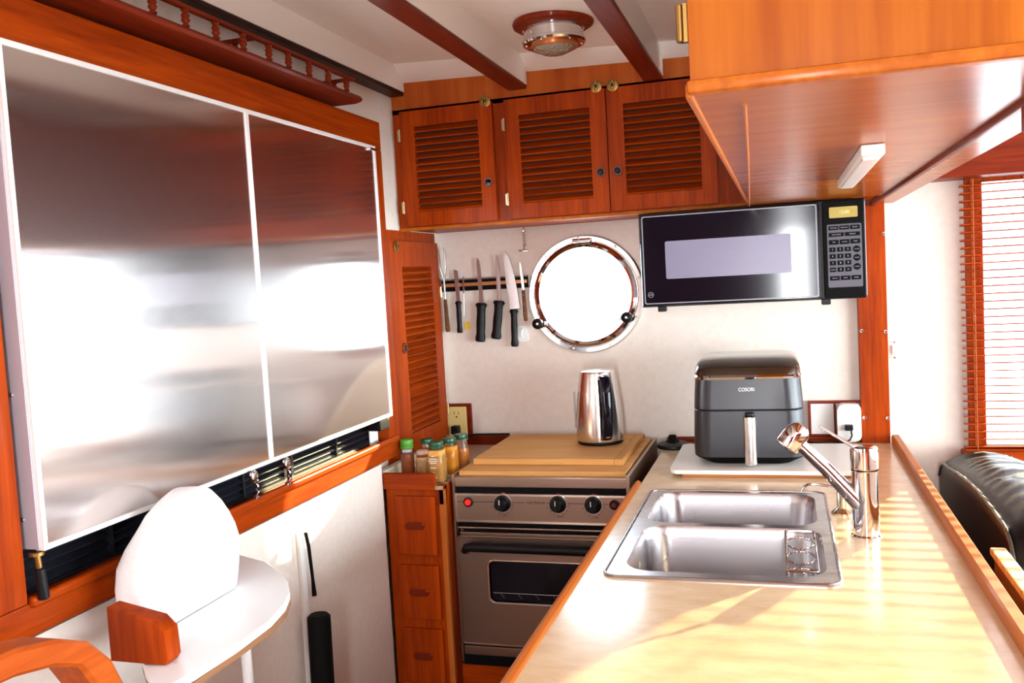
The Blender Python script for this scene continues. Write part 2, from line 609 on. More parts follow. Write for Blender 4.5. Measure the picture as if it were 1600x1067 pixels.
# narrow louvred cupboard let into the side wall
lc = thing('louvered_cupboard', 'narrow tall louvred mahogany cupboard door beside the steel panels', 'cupboard', (-1.165, 2.73, .97))
TX = Matrix.Translation((-1.164, 0, 0)) @ Matrix.Rotation(PI / 2, 4, 'Z')
part('frame', MB().box(-1.166, -1.158, 2.475, 2.955, .945, 1.665, .001), W['z'], lc)
TX = Matrix.Translation((-1.158, 0, 0)) @ Matrix.Rotation(PI / 2, 4, 'Z')
d = louvre_door(lc, TX, 2.50, 2.93, .962, 1.63, 2.615, 2.86, 1.02, 1.55, 24, mm=W['z'], ms=W['y'])
TR = Matrix.Translation((-1.139, 0, 0)) @ Matrix.Rotation(PI / 2, 4, 'Z')
finger_ring(d, Matrix.Translation((-1.139, 2.594, 1.295)) @ Matrix.Rotation(PI / 2, 4, 'Z'), .016)
turn_button(d, Matrix.Translation((-1.139, 2.575, 1.612)) @ Matrix.Rotation(PI / 2, 4, 'Z'))
for zz in (1.46, 1.05):
    hinge(d, Matrix.Translation((-1.142, 2.934, zz)) @ Matrix.Rotation(PI / 2, 4, 'Z'))

# ================================================================== HANGING CABINET OVER THE COUNTER
hc = thing('hanging_cabinet', 'golden teak cabinet hanging from the ceiling above the counter', 'cabinet', (.1, 1.75, 1.663))
part('body', MB().box(-.08, .30, .915, 2.60, 1.668, 2.06, .002), W['dz'], hc)
part('front_panel', MB().box(-.078, .30, .898, .915, 1.672, 2.06), teak, hc)
part('bottom_bead', MB().box(-.082, .30, .893, .915, 1.659, 1.672, .004), edge_wood, hc, 'rounded golden bead along the lower front edge')
part('underside', MB().box(-.081, .265, .91, 2.605, 1.660, 1.668, .001), soffit_m, hc)
part('side_edge', MB().box(-.084, -.077, .905, 2.60, 1.656, 1.670, .002), edge_wood, hc, 'thin golden edge strip')
part('bead_strip', MB().tube([(-.031, .985, 1.659), (-.045, 1.5, 1.657), (-.079, 2.58, 1.656)], .0022, 8), edge_wood, hc, 'thin yellow bead across the underside')
part('dark_bead', MB().box(.265, .276, 1.0, 3.0, 1.652, 1.668, .002).prism([(.266, 1.668), (.266, 1.625), (.285, 1.612), (.33, 1.612), (.33, 1.668)], 'y', 1.0, 1.16, .001), W['dy'], hc, 'dark mahogany bead along the underside')
part('side_soffit', MB().box(.276, .335, 1.05, 3.0, 1.660, 1.70), soffit_m, hc)
h_ = MB().cyl((-.088, .925, 1.715), (-.088, .925, 1.752), .0045, seg=14, bev=.001).box(-.088, -.081, .922, .93, 1.715, 1.752)
part('hinge', h_, brass, hc)

lb_ = thing('light_bar', 'slim white lamp bar screwed under the hanging cabinet', 'lamp', (.14, 1.74, 1.64))
part('housing', MB().box(.118, .152, 1.44, 2.02, 1.643, 1.660, .003), white_pl, lb_)
part('diffuser', MB().box(.123, .147, 1.47, 2.0, 1.6395, 1.644, .001), led_m, lb_)

# ================================================================== CEILING LIGHT
LX, LY = -.54, 2.30
lz = ceil_z(LX)
dn = Vector((0, 0, -1))
cl = thing('ceiling_light', 'round chrome dome light on a dark wooden ring between two beams', 'light', (LX, LY, lz - .06))
part('wooden_ring', MB().lathe([(0, 0), (.102, 0), (.105, .006), (.103, .013), (.093, .019), (0, .019)], (LX, LY, lz + .002), dn, 56), W['dx'], cl)
part('housing', MB().lathe([(.080, .015), (.080, .0205), (.0765, .023), (.0775, .045), (.0815, .047), (.0825, .053), (.079, .058), (.060, .060), (.058, .056)], (LX, LY, lz), dn, 56), chrome, cl)
lens_m = mat('ribbed_lens', (.75, .6, .45), .15, 0, **{'Transmission Weight': .6})
nt, b = nodes(lens_m)
v = nt.nodes.new('ShaderNodeTexVoronoi')
v.inputs['Scale'].default_value = 90
tcn = nt.nodes.new('ShaderNodeTexCoord')
nt.links.new(tcn.outputs['Object'], v.inputs[0])
bp = nt.nodes.new('ShaderNodeBump')
bp.inputs['Strength'].default_value = 1
bp.inputs['Distance'].default_value = .004
nt.links.new(v.outputs[0], bp.inputs['Height'])
nt.links.new(bp.outputs[0], b.inputs['Normal'])
part('lens', MB().lathe([(.0585, .054), (.058, .060), (.05, .072), (.03, .081), (0, .084)], (LX, LY, lz), dn, 48), lens_m, cl)
part('lens_rim', MB().lathe([(.055, .0595), (.0605, .0595), (.0605, .0675), (.055, .0675)], (LX, LY, lz), dn, 48), mat('copper_rim', (.55, .18, .05), .3, .6), cl)
for a in range(6):
    t = a * PI / 3 + .3
    screw(cl, (LX + .071 * math.cos(t), LY + .071 * math.sin(t), lz - .0585), (0, 0, -1), .0035)
for a in range(3):
    t = a * 2 * PI / 3 - 2.2
    screw(cl, (LX + .0765 * math.cos(t), LY + .0765 * math.sin(t), lz - .034), (math.cos(t), math.sin(t), 0), .004)

# ================================================================== PORTHOLE
po = thing('porthole', 'round polished chrome porthole with two black dogs in the cream wall', 'porthole', (PC[0], 2.99, 1.24))
part('outer_ring', MB().lathe([(.178, -.02), (.178, .008), (.182, .012), (.196, .012), (.201, .006), (.201, 0), (.201, -.001)], (PC[0], 3.0, PC[1]), (0, -1, 0), 72), chrome, po)
part('window_ring', MB().lathe([(.160, -.03), (.1555, .012), (.159, .022), (.168, .026), (.1765, .020), (.178, .008), (.176, -.02), (.160, -.03)], (PC[0], 3.0, PC[1]), (0, -1, 0), 72), chrome, po)
part('glass', MB().lathe([(0, .004), (.160, .004), (.160, 0), (0, 0)], (PC[0], 3.0, PC[1]), (0, -1, 0), 48), pane, po)
hb = MB().box(PC[0] - .033, PC[0] + .033, 2.965, 2.999, PC[1] + .174, PC[1] + .188, .004)
hb.cyl((PC[0] - .03, 2.966, PC[1] + .181), (PC[0] + .03, 2.966, PC[1] + .181), .0065, seg=16, bev=.001)
part('hinge', hb, chrome, po)
for (dx, dz) in ((-.164, -.092), (.142, -.083)):
    dg_ = MB().cyl((PC[0] + dx, 2.995, PC[1] + dz), (PC[0] + dx, 2.96, PC[1] + dz), .006, seg=14)
    dg_.lathe([(0, 0), (.014, 0), (.019, .006), (.018, .014), (.008, .019), (0, .019)], (PC[0] + dx, 2.965, PC[1] + dz), (0, -1, 0), 24, T=None)
    dd = part('dog', dg_, black, po, 'black knob of the dog')
    part('dog_screw', MB().lathe([(0, .022), (.004, .021), (.006, .018)], (PC[0] + dx, 2.965, PC[1] + dz), (0, -1, 0), 14), chrome, dd)
    part('dog_lug', MB().box(PC[0] + dx - .012 + (.02 if dx < 0 else -.02), PC[0] + dx + .012 + (.02 if dx < 0 else -.02), 2.968, 2.985, PC[1] + dz - .009, PC[1] + dz + .009, .003), chrome, po)
for k in range(9):
    t = k * 2 * PI / 9 + .25
    screw(po, (PC[0] + .190 * math.cos(t), 2.987, PC[1] + .190 * math.sin(t)), (0, -1, 0), .0045)

# ================================================================== MICROWAVE
mw = thing('microwave', 'black microwave oven mounted under the cabinet beside the porthole', 'microwave', (-.085, 2.8, 1.388))
part('body', MB().box(-.386, .221, 2.612, 2.985, 1.392, 1.655, .004), mat('mw_case', (.55, .55, .56), .35, .2), mw)
part('front_bezel', MB().box(-.389, .219, 2.598, 2.614, 1.388, 1.657, .004), black, mw)
dr = part('door', MB().box(-.386, .103, 2.588, 2.600, 1.391, 1.653, .005), blackg, mw)
mesh_m = mat('door_mesh', (.12, .12, .17), .3, 0)
nt, b = nodes(mesh_m)
wv = nt.nodes.new('ShaderNodeTexChecker')
wv.inputs['Scale'].default_value = 420
wv.inputs['Color1'].default_value = (.26, .24, .35, 1)
wv.inputs['Color2'].default_value = (.12, .11, .19, 1)
tcn = nt.nodes.new('ShaderNodeTexCoord')
nt.links.new(tcn.outputs['Object'], wv.inputs[0])
nt.links.new(wv.outputs[0], b.inputs['Base Color'])
part('window', MB().prism(rrect(-.315, .027, 1.467, 1.574, .005, 3), 'y', 2.5868, 2.590), mesh_m, dr)
part('inner_frame', MB().plate(rrect(-.379, .096, 1.397, 1.648, .006, 3), [rrect(-.376, .093, 1.400, 1.645, .005, 3)], 'y', 2.5872, 2.589), mat('mw_line', (.25, .25, .28), .3), dr)
lg = MB().lathe([(.0068, .0005), (.0075, .001), (.0082, .0005)], (-.361, 2.588, 1.424), (0, -1, 0), 28)
part('logo_ring', lg, bpy.data.materials['mw_line'], dr)
text('logo', 'GE', .009, bpy.data.materials['mw_line'], dr, face_y(-.361, 2.5878, 1.424))
cp = part('control_panel', MB().box(.110, .2165, 2.588, 2.600, 1.391, 1.653, .005), blackm, mw)
pan = MB().prism(rrect(.121, .209, 1.420, 1.590, .004, 3), 'y', 2.5872, 2.589)
part('keypad', pan, mat('keypad_grey', (.09, .09, .12), .5), cp)
dsp = part('display', MB().prism(rrect(.128, .200, 1.607, 1.636, .003, 3), 'y', 2.5865, 2.589), lcd, cp)
text('display_digits', '12:00', .012, mat('lcd_bright', (.9, .8, .3), .4), dsp, face_y(.166, 2.5863, 1.621))
key_m = mat('key_black', (.004, .004, .005), .6, **{'Specular IOR Level': .1})
letter_m = mat('key_letters', (.45, .45, .5), .5)


def key(x0, x1, z0, z1, t=None, rnd=False):
    if rnd:
        b_ = MB().lathe([(0, .0022), ((x1 - x0) / 2 - .0006, .0022), ((x1 - x0) / 2, 0)], ((x0 + x1) / 2, 2.5875, (z0 + z1) / 2), (0, -1, 0), 18)
    else:
        b_ = MB().box(x0, x1, 2.5853, 2.588, z0, z1, .0006, 1)
    k_ = part('button', b_, key_m, cp)
    if t:
        text('button_print', t, (.007 if len(t) < 2 else .0038), letter_m, k_, face_y((x0 + x1) / 2, 2.585, (z0 + z1) / 2), .0003)


def row(zc, h, items, x0=.124, x1=.206):
    n = len(items)
    ww = (x1 - x0) / n
    for i, t in enumerate(items):
        key(x0 + ww * i + .0015, x0 + ww * (i + 1) - .0015, zc - h / 2, zc + h / 2, t)


row(1.580, .0105, ('POPCORN', 'BEVERAGE', 'REHEAT'))
row(1.562, .0105, ('AUTO COOK', 'DEFROST'))
row(1.542, .0125, ('TIME', 'POWER', 'TIMER'))
for r_, its in enumerate((('1', '2', '3'), ('4', '5', '6'), ('7', '8', '9'), ('COOK', '0', 'SET'))):
    zc = 1.522 - r_ * .018
    for i, t in enumerate(its):
        key(.126 + i * .0195, .126 + i * .0195 + .0155, zc - .006, zc + .006, t)
for zc, t in ((1.521, 'CLOCK'), (1.498, 'PAUSE'), (1.474, 'START')):
    key(.1860, .2045, zc - .009, zc + .009, t, True)
row(1.445, .0115, ('ADD 30', 'LIGHT', 'CLEAR'))
for x, y in ((-.335, 2.63), (.115, 2.63)):
    part('foot', MB().box(x - .012, x + .012, y - .015, y + .015, 1.373, 1.393, .003), black, mw)

# ================================================================== KNIFE RACK, KNIVES AND SMALL THINGS ON THE WALL
kr = thing('knife_rack', 'dark magnetic knife rack with a copper stripe on the cream wall', 'rack', (-1.0, 2.995, 1.46))
part('bar', MB().box(-1.157, -.838, 2.988, 3.0, 1.460, 1.503, .002), blackm, kr)
part('stripe', MB().box(-1.155, -.840, 2.985, 2.990, 1.476, 1.488, .001), mat('copper_stripe', (.50, .20, .07), .35, .3), kr, 'copper brown middle stripe')
part('edge', MB().box(-1.157, -.838, 2.9865, 2.990, 1.4985, 1.503, .0005), mat('rack_edge', (.2, .13, .09), .4), kr)
KY = 2.978


def knife(label, top, hilt, butt, wb, wh, hm, kind='boning'):
    """blade from hilt up to the tip `top`, handle down to `butt`; all (x, z) on the wall"""
    t, h, b_ = Vector((top[0], 0, top[1])), Vector((hilt[0], 0, hilt[1])), Vector((butt[0], 0, butt[1]))
    kn = thing('kitchen_knife', label, 'knife', (hilt[0], KY, butt[1]), 'knives on the rack')
    d = (t - h).normalized()
    n = Vector((d.z, 0, -d.x))  # to the right
    L = (t - h).length
    prof = {'boning': [(0, .5), (.1, .42), (.5, .40), (.8, .34), (.93, .2), (1, -.05)],
            'chef': [(0, .6), (.02, .62), (.35, .54), (.7, .32), (.9, .08), (1, -.35)],
            'bread': [(0, .5), (.8, .5), (.93, .5), (.94, .45)],
            'paring': [(0, .5), (.3, .46), (.7, .4), (.92, .2), (1, -.1)]}[kind]
    lf = {'boning': [(1, -.25), (.9, -.38), (.6, -.36), (.2, -.40), (0, -.5)],
          'chef': [(1, -.42), (.9, -.46), (.5, -.48), (0, -.38)],
          'bread': [(1, -.5), (0, -.5)],
          'paring': [(1, -.3), (.8, -.45), (0, -.5)]}[kind]
    pts = [h + d * L * a + n * wb * c for a, c in prof + lf]
    part('blade', MB().prism([(p.x, p.z) for p in pts], 'y', KY + .0035, KY + .0058, .0004, seg=1), blade, kn)
    dh = (h - b_).normalized()
    nh = Vector((dh.z, 0, -dh.x))
    Lh = (h - b_).length
    rr = []
    if hm == black:
        pr = [(0, .38), (.03, .50), (.10, .52), (.22, .42), (.5, .46), (.75, .42), (.88, .46), (.94, .62), (1, .45)]
    else:
        pr = [(0, .25), (.04, .45), (.25, .52), (.5, .46), (.8, .42), (1, .4)]
    for a, c in pr:
        cc = b_ + dh * Lh * a
        rr.append([(cc + nh * wh * c * math.cos(q) + Vector((0, KY + .002 + wh * .33 * math.sin(q) * (1 if a not in (0, 1) else .7), 0))) for q in [2 * PI * i / 14 for i in range(14)]])
    ha = part('handle', MB().loft(rr), hm, kn)
    if hm not in (black, white_pl):
        for a in (.25, .55, .85):
            cc = b_ + dh * Lh * a
            part('rivet', MB().lathe([(0, .002), (.0022, .0015), (.0025, -.002)], (cc.x, KY - wh * .33 + .001, cc.z), (0, -1, 0), 10), brass, ha)
    return kn


walnut = wood('walnut_handle', (.10, .035, .015), (.22, .09, .04), 'z', .45, 0)
fk = thing('carving_fork', 'two-pronged carving fork with a wooden handle, leftmost on the knife rack', 'fork', (-1.143, KY, 1.32))
fb = MB()
for sgn in (-1, 1):
    fb.tube([(-1.1435, KY + .004, 1.505), (-1.1435 + sgn * .006, KY + .003, 1.525), (-1.1435 + sgn * .010, KY + .002, 1.545), (-1.1460 + sgn * .0115, KY + .002, 1.60), (-1.150 + sgn * .0105, KY + .003, 1.618)], [.003, .0032, .0028, .002, .0008], 8)
fb.tube([(-1.143, KY + .004, 1.43), (-1.1425, KY + .004, 1.46), (-1.1432, KY + .004, 1.508)], [.0042, .0036, .0036], 10)
part('prongs', fb, blade, fk)
ha = part('handle', MB().loft([[(x_ + .0085 * c_ * math.cos(q), KY + .004 * math.sin(q) + .002, z_) for q in [2 * PI * i / 12 for i in range(12)]] for x_, z_, c_ in ((-1.139, 1.318, .8), (-1.139, 1.325, 1.1), (-1.1405, 1.37, .95), (-1.1415, 1.41, .85), (-1.142, 1.434, .75))]), walnut, fk)
for zz in (1.335, 1.378, 1.42):
    part('rivet', MB().lathe([(0, .002), (.0022, .0015), (.0025, -.001)], (-1.1402, KY - .0015, zz), (0, -1, 0), 10), brass, ha)
knife('square-tipped knife with a slim black handle, second from the left on the rack', (-1.097, 1.538), (-1.093, 1.425), (-1.094, 1.313), .015, .021, black, 'bread')
knife('slim knife with a white handle hanging beside the square-tipped knife', (-1.070, 1.512), (-1.0715, 1.452), (-1.0755, 1.372), .006, .008, white_pl, 'paring')
knife('narrow boning knife with a thick black handle, left one of the thick-handled pair', (-1.012, 1.572), (-1.008, 1.415), (-1.020, 1.279), .018, .036, black, 'boning')
knife('narrow boning knife with a thick black handle, hanging next to the big chef knife', (-.942, 1.578), (-.942, 1.420), (-.962, 1.287), .018, .036, black, 'boning')
knife('largest chef knife with a wide blade and black handle', (-.904, 1.592), (-.891, 1.388), (-.895, 1.258), .036, .026, black, 'chef')
knife('small paring knife with a brown wooden handle, rightmost on the rack', (-.859, 1.548), (-.853, 1.452), (-.850, 1.345), .010, .015, walnut, 'paring')
tag(part('paper_tag', MB().box(-1.080, -1.062, 2.996, 2.9995, 1.322, 1.350, .001), yellow), 'small yellow tag stuck to the wall below the knives', 'tag')
wh_ = thing('wall_hook', 'small white plastic hook stuck to the wall below the paring knife', 'hook', (-.867, 2.995, 1.275))
part('plate', MB().prism(rrect(-.886, -.848, 1.273, 1.328, .008), 'y', 2.993, 3.0, .001), white_pl, wh_)
part('hook', MB().tube([(-.867, 2.992, 1.318), (-.867, 2.982, 1.312), (-.868, 2.980, 1.30), (-.868, 2.984, 1.29)], .004, 8), white_pl, wh_)

ch = thing('corkscrew', 'chrome corkscrew with a tee bar hanging below the cabinet', 'corkscrew', (-.843, 2.975, 1.585))
pts = []
for i in range(60):
    t = i / 59
    pts.append((-.840 + .0055 * math.cos(t * 12 * PI), 2.98 + .0055 * math.sin(t * 12 * PI), 1.603 + .058 * t))
part('spiral', MB().tube(pts, .0014, 6), chrome, ch)
part('tee_bar', MB().cyl((-.861, 2.98, 1.588), (-.825, 2.98, 1.586), .003, seg=10, bev=.001).tube([(-.843, 2.98, 1.588), (-.842, 2.98, 1.605)], .002, 8), chrome, ch)
part('hook', MB().tube([(-.838, 2.98, 1.660), (-.841, 2.98, 1.668), (-.836, 2.98, 1.676), (-.829, 2.98, 1.672)], .0014, 6), chrome, ch)

# ================================================================== OUTLETS
ol = thing('wall_outlet', 'ivory power outlet on a mahogany block behind the spice jars', 'outlet', (-1.11, 2.99, .945))
part('backing', MB().box(-1.163, -1.072, 2.985, 3.0, .946, 1.060, .003), W['dx'], ol)
pl = part('plate', MB().box(-1.162, -1.088, 2.979, 2.986, .93, 1.050, .003), ivory, ol)
for z0 in (1.005, .958):
    r_ = part('receptacle', MB().prism(rrect(-1.142, -1.108, z0, z0 + .036, .010), 'y', 2.9775, 2.980), ivory, pl)
    part('slots', MB().box(-1.134, -1.132, 2.977, 2.978, z0 + .018, z0 + .028).box(-1.118, -1.116, 2.977, 2.978, z0 + .018, z0 + .028).lathe([(0, .001), (.003, .001), (.003, 0)], (-1.125, 2.978, z0 + .009), (0, -1, 0), 10), blackm, r_)
pc = thing('power_plug', 'black plug in the ivory outlet with its cable along the wall', 'plug', (-1.12, 2.96, .96))
part('plug_body', MB().box(-1.140, -1.110, 2.948, 2.977, .955, .985, .005), black, pc)
part('cable', MB().tube([(-1.125, 2.95, .965), (-1.115, 2.93, .958), (-1.09, 2.93, .952), (-1.05, 2.955, .955), (-1.0, 2.972, .952), (-.93, 2.975, .952)], .0035, 8), black, pc)

orr = thing('outlet_panel', 'pair of white wall plates in a mahogany frame behind the air fryer', 'outlet', (.145, 2.99, .922))
part('frame', MB().plate([(.066, .940), (.222, .940), (.222, 1.052), (.066, 1.052)], [[(.074, .946), (.143, .946), (.143, 1.044), (.074, 1.044)], [(.150, .946), (.2215, .946), (.2215, 1.044), (.150, 1.044)]], 'y', 2.982, 3.0), W['dx'], orr)
for x in (.074, .150):
    p_ = part('plate', MB().box(x, x + .0695, 2.987, 2.999, .946, 1.044, .001), white_pl, orr)
    screw(p_, (x + .035, 2.987, 1.034), (0, -1, 0), .0022)
    screw(p_, (x + .035, 2.987, .956), (0, -1, 0), .0022)
ad = thing('power_adapter', 'white rounded power adapter plugged in beside the mahogany post', 'adapter', (.185, 2.95, .93))
part('case', MB().prism(rrect(.151, .221, .928, 1.046, .018), 'y', 2.945, 2.987, .005), white_pl, ad)
part('small_plug', MB().box(.172, .196, 2.928, 2.946, .966, .984, .003), black, ad, 'small black plug')
part('cable', MB().tube([(.190, 2.937, .968), (.192, 2.935, .95), (.185, 2.93, .937), (.16, 2.92, .93), (.12, 2.93, .926), (.06, 2.95, .926), (-.02, 2.955, .926)], .0028, 8), black, ad, 'black cable')

# ================================================================== COUNTER
CZ = .92
SX0, SX1, SY0, SY1 = -.345, .085, 1.635, 2.315
ct = thing('galley_counter', 'cream laminate galley counter with mahogany edging and base', 'counter', (-.03, 1.6, 0))
part('countertop', MB().plate([(-.383, .35), (.308, .35), (.308, 2.998), (-.383, 2.998)], [rrect(SX0 + .02, SX1 - .02, SY0 + .02, SY1 - .02, .03)], 'z', CZ - .03, CZ), counter_m, ct)
part('front_edging', MB().prism([(-.402, CZ - .045), (-.383, CZ - .045), (-.383, CZ), (-.385, CZ + .006), (-.392, CZ + .009), (-.400, CZ + .004), (-.402, CZ - .004)], 'y', .35, 2.395, .001), edge_wood, ct)
part('saloon_fiddle', MB().prism([(.308, CZ - .05), (.332, CZ - .05), (.332, CZ + .022), (.328, CZ + .027), (.312, CZ + .027), (.308, CZ + .022)], 'y', .35, 2.965, .001), wood('fiddle_wood', (.38, .09, .015), (.62, .2, .04), 'y'), ct)
part('base_cabinet', MB().box(-.375, -.355, .40, 2.998, 0, CZ - .03).box(.28, .30, .40, 2.998, 0, CZ - .03).box(-.355, .28, .40, .42, 0, CZ - .03), W['z'], ct)

# ---- sink
sk = thing('double_sink', 'stainless steel double bowl sink set into the counter', 'sink', (-.13, 1.975, .74))
A = rrect(-.318, .058, 2.008, 2.292, .055, 8)
B = rrect(-.312, .062, 1.672, 1.984, .055, 8)
rim = MB().plate(rrect(SX0, SX1, SY0, SY1, .028, 6), [A, B], 'z', CZ, CZ + .0035)
rim.tube([(x, y, CZ + .002) for x, y in rrect(SX0 + .002, SX1 - .002, SY0 + .002, SY1 - .002, .027, 6)], .0038, 8, True)
part('rim', rim, sink_steel, sk)
for (x0, x1, y0, y1) in ((-.318, .058, 2.008, 2.292), (-.312, .062, 1.672, 1.984)):
    bs = MB()
    rings = []
    for (ins, zz, rr_) in ((0, CZ + .0035, .055), (.003, CZ - .002, .054), (.007, CZ - .02, .052), (.014, CZ - .13, .05), (.022, CZ - .155, .047), (.04, CZ - .168, .04), (.07, CZ - .170, .03)):
        rings.append([(x, y, zz) for x, y in rrect(x0 + ins, x1 - ins, y0 + ins, y1 - ins, rr_, 8)])
    bs.loft(rings, cap0=False)
    bo = part('basin', bs, sink_steel, sk, angle=60)
    xc, yc = (x0 + x1) / 2, (y0 + y1) / 2
    part('drain', MB().lathe([(.040, 0), (.040, .002), (.034, .003), (.028, -.001), (.012, -.001), (0, .004)], (xc, yc, CZ - .169), (0, 0, 1), 28), chrome, bo)

# ---- sponge rack of chromed wire hanging in the near bowl
rk = thing('wire_caddy', 'chromed wire sponge caddy hanging in the near sink bowl', 'caddy', (.02, 1.82, .84))
fr = MB()
xa, xb, ya, yb, zt, zb = -.010, .047, 1.70, 1.965, CZ + .004, CZ - .075
fr.tube([(x, y, zt) for x, y in rrect(xa, xb, ya, yb, .006, 3)], .0024, 8, True)
fr.tube([(x, y, zb) for x, y in rrect(xa + .004, xb - .004, ya + .01, yb - .01, .006, 3)], .0016, 8, True)
for x, y in ((xa, ya), (xb, ya), (xa, yb), (xb, yb)):
    fr.tube([(x, y + (.004 if y == ya else -.004), zt), (x + (.004 if x == xa else -.004), y + (.012 if y == ya else -.012), zb)], .0016, 8)
part('frame', fr, chrome, rk)
rg = MB()
for yc, zz in ((1.905, zt - .008), (1.82, zt - .012), (1.74, zt - .02)):
    rg.tube([(.0185 + .027 * math.cos(t), yc + .040 * math.sin(t), zz) for t in [2 * PI * i / 28 for i in range(28)]], .0021, 8, True)
part('rings', rg, chrome, rk)
bt = MB()
for i in range(6):
    x = xa + .006 + i * .009
    bt.tube([(x, ya + .01, zb), (x, yb - .01, zb)], .0012, 6)
part('floor_wires', bt, chrome, rk)

# ---- mixer tap
FX, FY = .150, 1.955
fa = thing('mixer_tap', 'tall chrome mixer tap with angled pull-out spray head', 'tap', (FX, FY, CZ))
part('body', MB().lathe([(0, 0), (.030, 0), (.030, .003), (.0262, .006), (.0262, .138), (.0275, .140), (0, .140)], (FX, FY, CZ), (0, 0, 1), 40), chrome, fa)
part('cap', MB().lathe([(.0265, .142), (.0275, .144), (.0275, .180), (.026, .187), (.020, .189), (0, .189)], (FX, FY, CZ), (0, 0, 1), 40), chrome, fa)
part('lever', MB().tube([(FX - .012, FY - .004, CZ + .186), (FX - .024, FY - .004, CZ + .191), (FX - .055, FY - .004, CZ + .211), (FX - .086, FY - .004, CZ + .232)], [.0055, .0042, .0032, .0034], 12), chrome, fa)
part('spout', MB().tube([(FX - .004, FY - .004, CZ + .062), (FX - .030, FY - .004, CZ + .090), (FX - .075, FY - .004, CZ + .142), (FX - .118, FY - .004, CZ + .186), (FX - .132, FY - .004, CZ + .199)], [.0195, .0165, .0145, .0135, .0135], 22), chrome, fa)
hd = MB().lathe([(0, -.004), (.012, -.004), (.019, .002), (.0245, .012), (.0262, .030), (.0262, .048), (.0235, .052), (0, .050)], (FX - .120, FY - .004, CZ + .229), (-.62, 0, -.78), 32)
part('spray_head', hd, chrome, fa)
part('spray_face', MB().lathe([(0, .0535), (.020, .0535), (.0232, .051)], (FX - .120, FY - .004, CZ + .229), (-.62, 0, -.78), 28), blackm, bpy.data.objects['spray_head'])

ds = thing('filter_tap', 'small brushed tap with a thin curved spout behind the mixer', 'tap', (.117, 2.13, CZ))
part('base', MB().lathe([(0, 0), (.026, 0), (.026, .004), (.018, .010), (.0145, .014), (.0145, .062), (.012, .066), (0, .066)], (.117, 2.13, CZ), (0, 0, 1), 28), mat('warm_steel', (.75, .66, .45), .18, 1), ds)
part('spout', MB().tube([(.117, 2.13, CZ + .058), (.10, 2.13, CZ + .061), (.06, 2.13, CZ + .066), (.042, 2.13, CZ + .066), (.032, 2.13, CZ + .060), (.026, 2.13, CZ + .050)], .0028, 10), chrome, ds)

# ---- boards under the air fryer
tag(part('wooden_board', MB().box(-.283, .205, 2.482, 2.853, CZ, CZ + .010, .002), wood('red_board', (.45, .15, .04), (.68, .28, .09), 'x')), 'thin wooden board under the white board and air fryer', 'board')
tag(part('white_board', MB().prism(rrect(-.316, .205, 2.468, 2.855, .018), 'z', CZ + .0102, CZ + .021, .003), mat('white_board_plastic', (.82, .80, .76), .3)), 'white plastic cutting board under the air fryer', 'board')

# ---- air fryer
AZ = CZ + .0215
af = thing('air_fryer', 'dark grey air fryer with chrome handle standing on the white board', 'air fryer', (-.103, 2.68, AZ))


def fry_ring(z, x0, x1, y0, y1, r=.05):
    return [(x, y, z) for x, y in rrect(x0, x1, y0, y1, r, 8)]


part('base', MB().loft([fry_ring(AZ, -.215, .010, 2.56, 2.82, .04), fry_ring(AZ + .004, -.222, .016, 2.552, 2.825, .042), fry_ring(AZ + .019, -.248, .042, 2.532, 2.842, .048), fry_ring(AZ + .024, -.250, .044, 2.530, 2.845)]), blackm, af)
part('basket', MB().loft([fry_ring(AZ + .024, -.253, .047, 2.525, 2.85), fry_ring(AZ + .06, -.254, .048, 2.524, 2.85), fry_ring(AZ + .152, -.2505, .0455, 2.527, 2.848), fry_ring(AZ + .155, -.248, .043, 2.530, 2.846)], cap0=True), charcoal, af)
part('upper_body', MB().loft([fry_ring(AZ + .155, -.248, .043, 2.530, 2.846), fry_ring(AZ + .158, -.2505, .0453, 2.527, 2.848), fry_ring(AZ + .20, -.2485, .0430, 2.530, 2.846), fry_ring(AZ + .242, -.2455, .040, 2.535, 2.842)]), charcoal, af)
part('chrome_band', MB().loft([fry_ring(AZ + .240, -.2465, .041, 2.532, 2.842), fry_ring(AZ + .246, -.2480, .0425, 2.528, 2.843), fry_ring(AZ + .252, -.2460, .0405, 2.534, 2.842)]), chrome, af)
lidm = mat('smoked_lid', (.05, .03, .018), .12, .3, .4)
lid = []
for (dz, ins, fy) in ((.252, 0, 0), (.262, 0, .004), (.272, .002, .014), (.282, .006, .035), (.289, .012, .065), (.293, .022, .10), (.2945, .04, .13)):
    lid.append(fry_ring(AZ + dz, -.2455 + ins, .040 - ins, 2.534 + fy, 2.842 - ins * 1.2, .045))
part('lid', MB().loft(lid), lidm, af)
hn = part('handle', MB().prism(rrect(-.1135, -.0805, 2.492, 2.530, .012, 5), 'z', AZ + .008, AZ + .140, .003), satin, af)
part('handle_top', MB().prism(rrect(-.109, -.085, 2.502, 2.530, .008, 4), 'z', AZ + .140, AZ + .150, .002), black, hn)
text('logo', 'COSORI', .0140, white_pl, af, face_y(-.103, 2.5275, AZ + .212), squeeze=.85)

# ---- kettle base
kb = thing('kettle_base', 'round black power base of the kettle left on the counter corner', 'base', (-.34, 2.82, CZ))
part('disc', MB().lathe([(0, 0), (.053, 0), (.055, .004), (.053, .012), (.038, .017), (.03, .019), (0, .019)], (-.352, 2.903, CZ), (0, 0, 1), 40), black, kb)
part('connector', MB().lathe([(0, .019), (.022, .019), (.020, .023), (.0125, .024), (.0125, .038), (.010, .040), (0, .040)], (-.356, 2.903, CZ), (0, 0, 1), 24), blackm, kb)
part('cable', MB().tube([(-.300, 2.915, .927), (-.28, 2.925, .932), (-.25, 2.94, .936), (-.22, 2.955, .930)], .003, 8), black, kb)

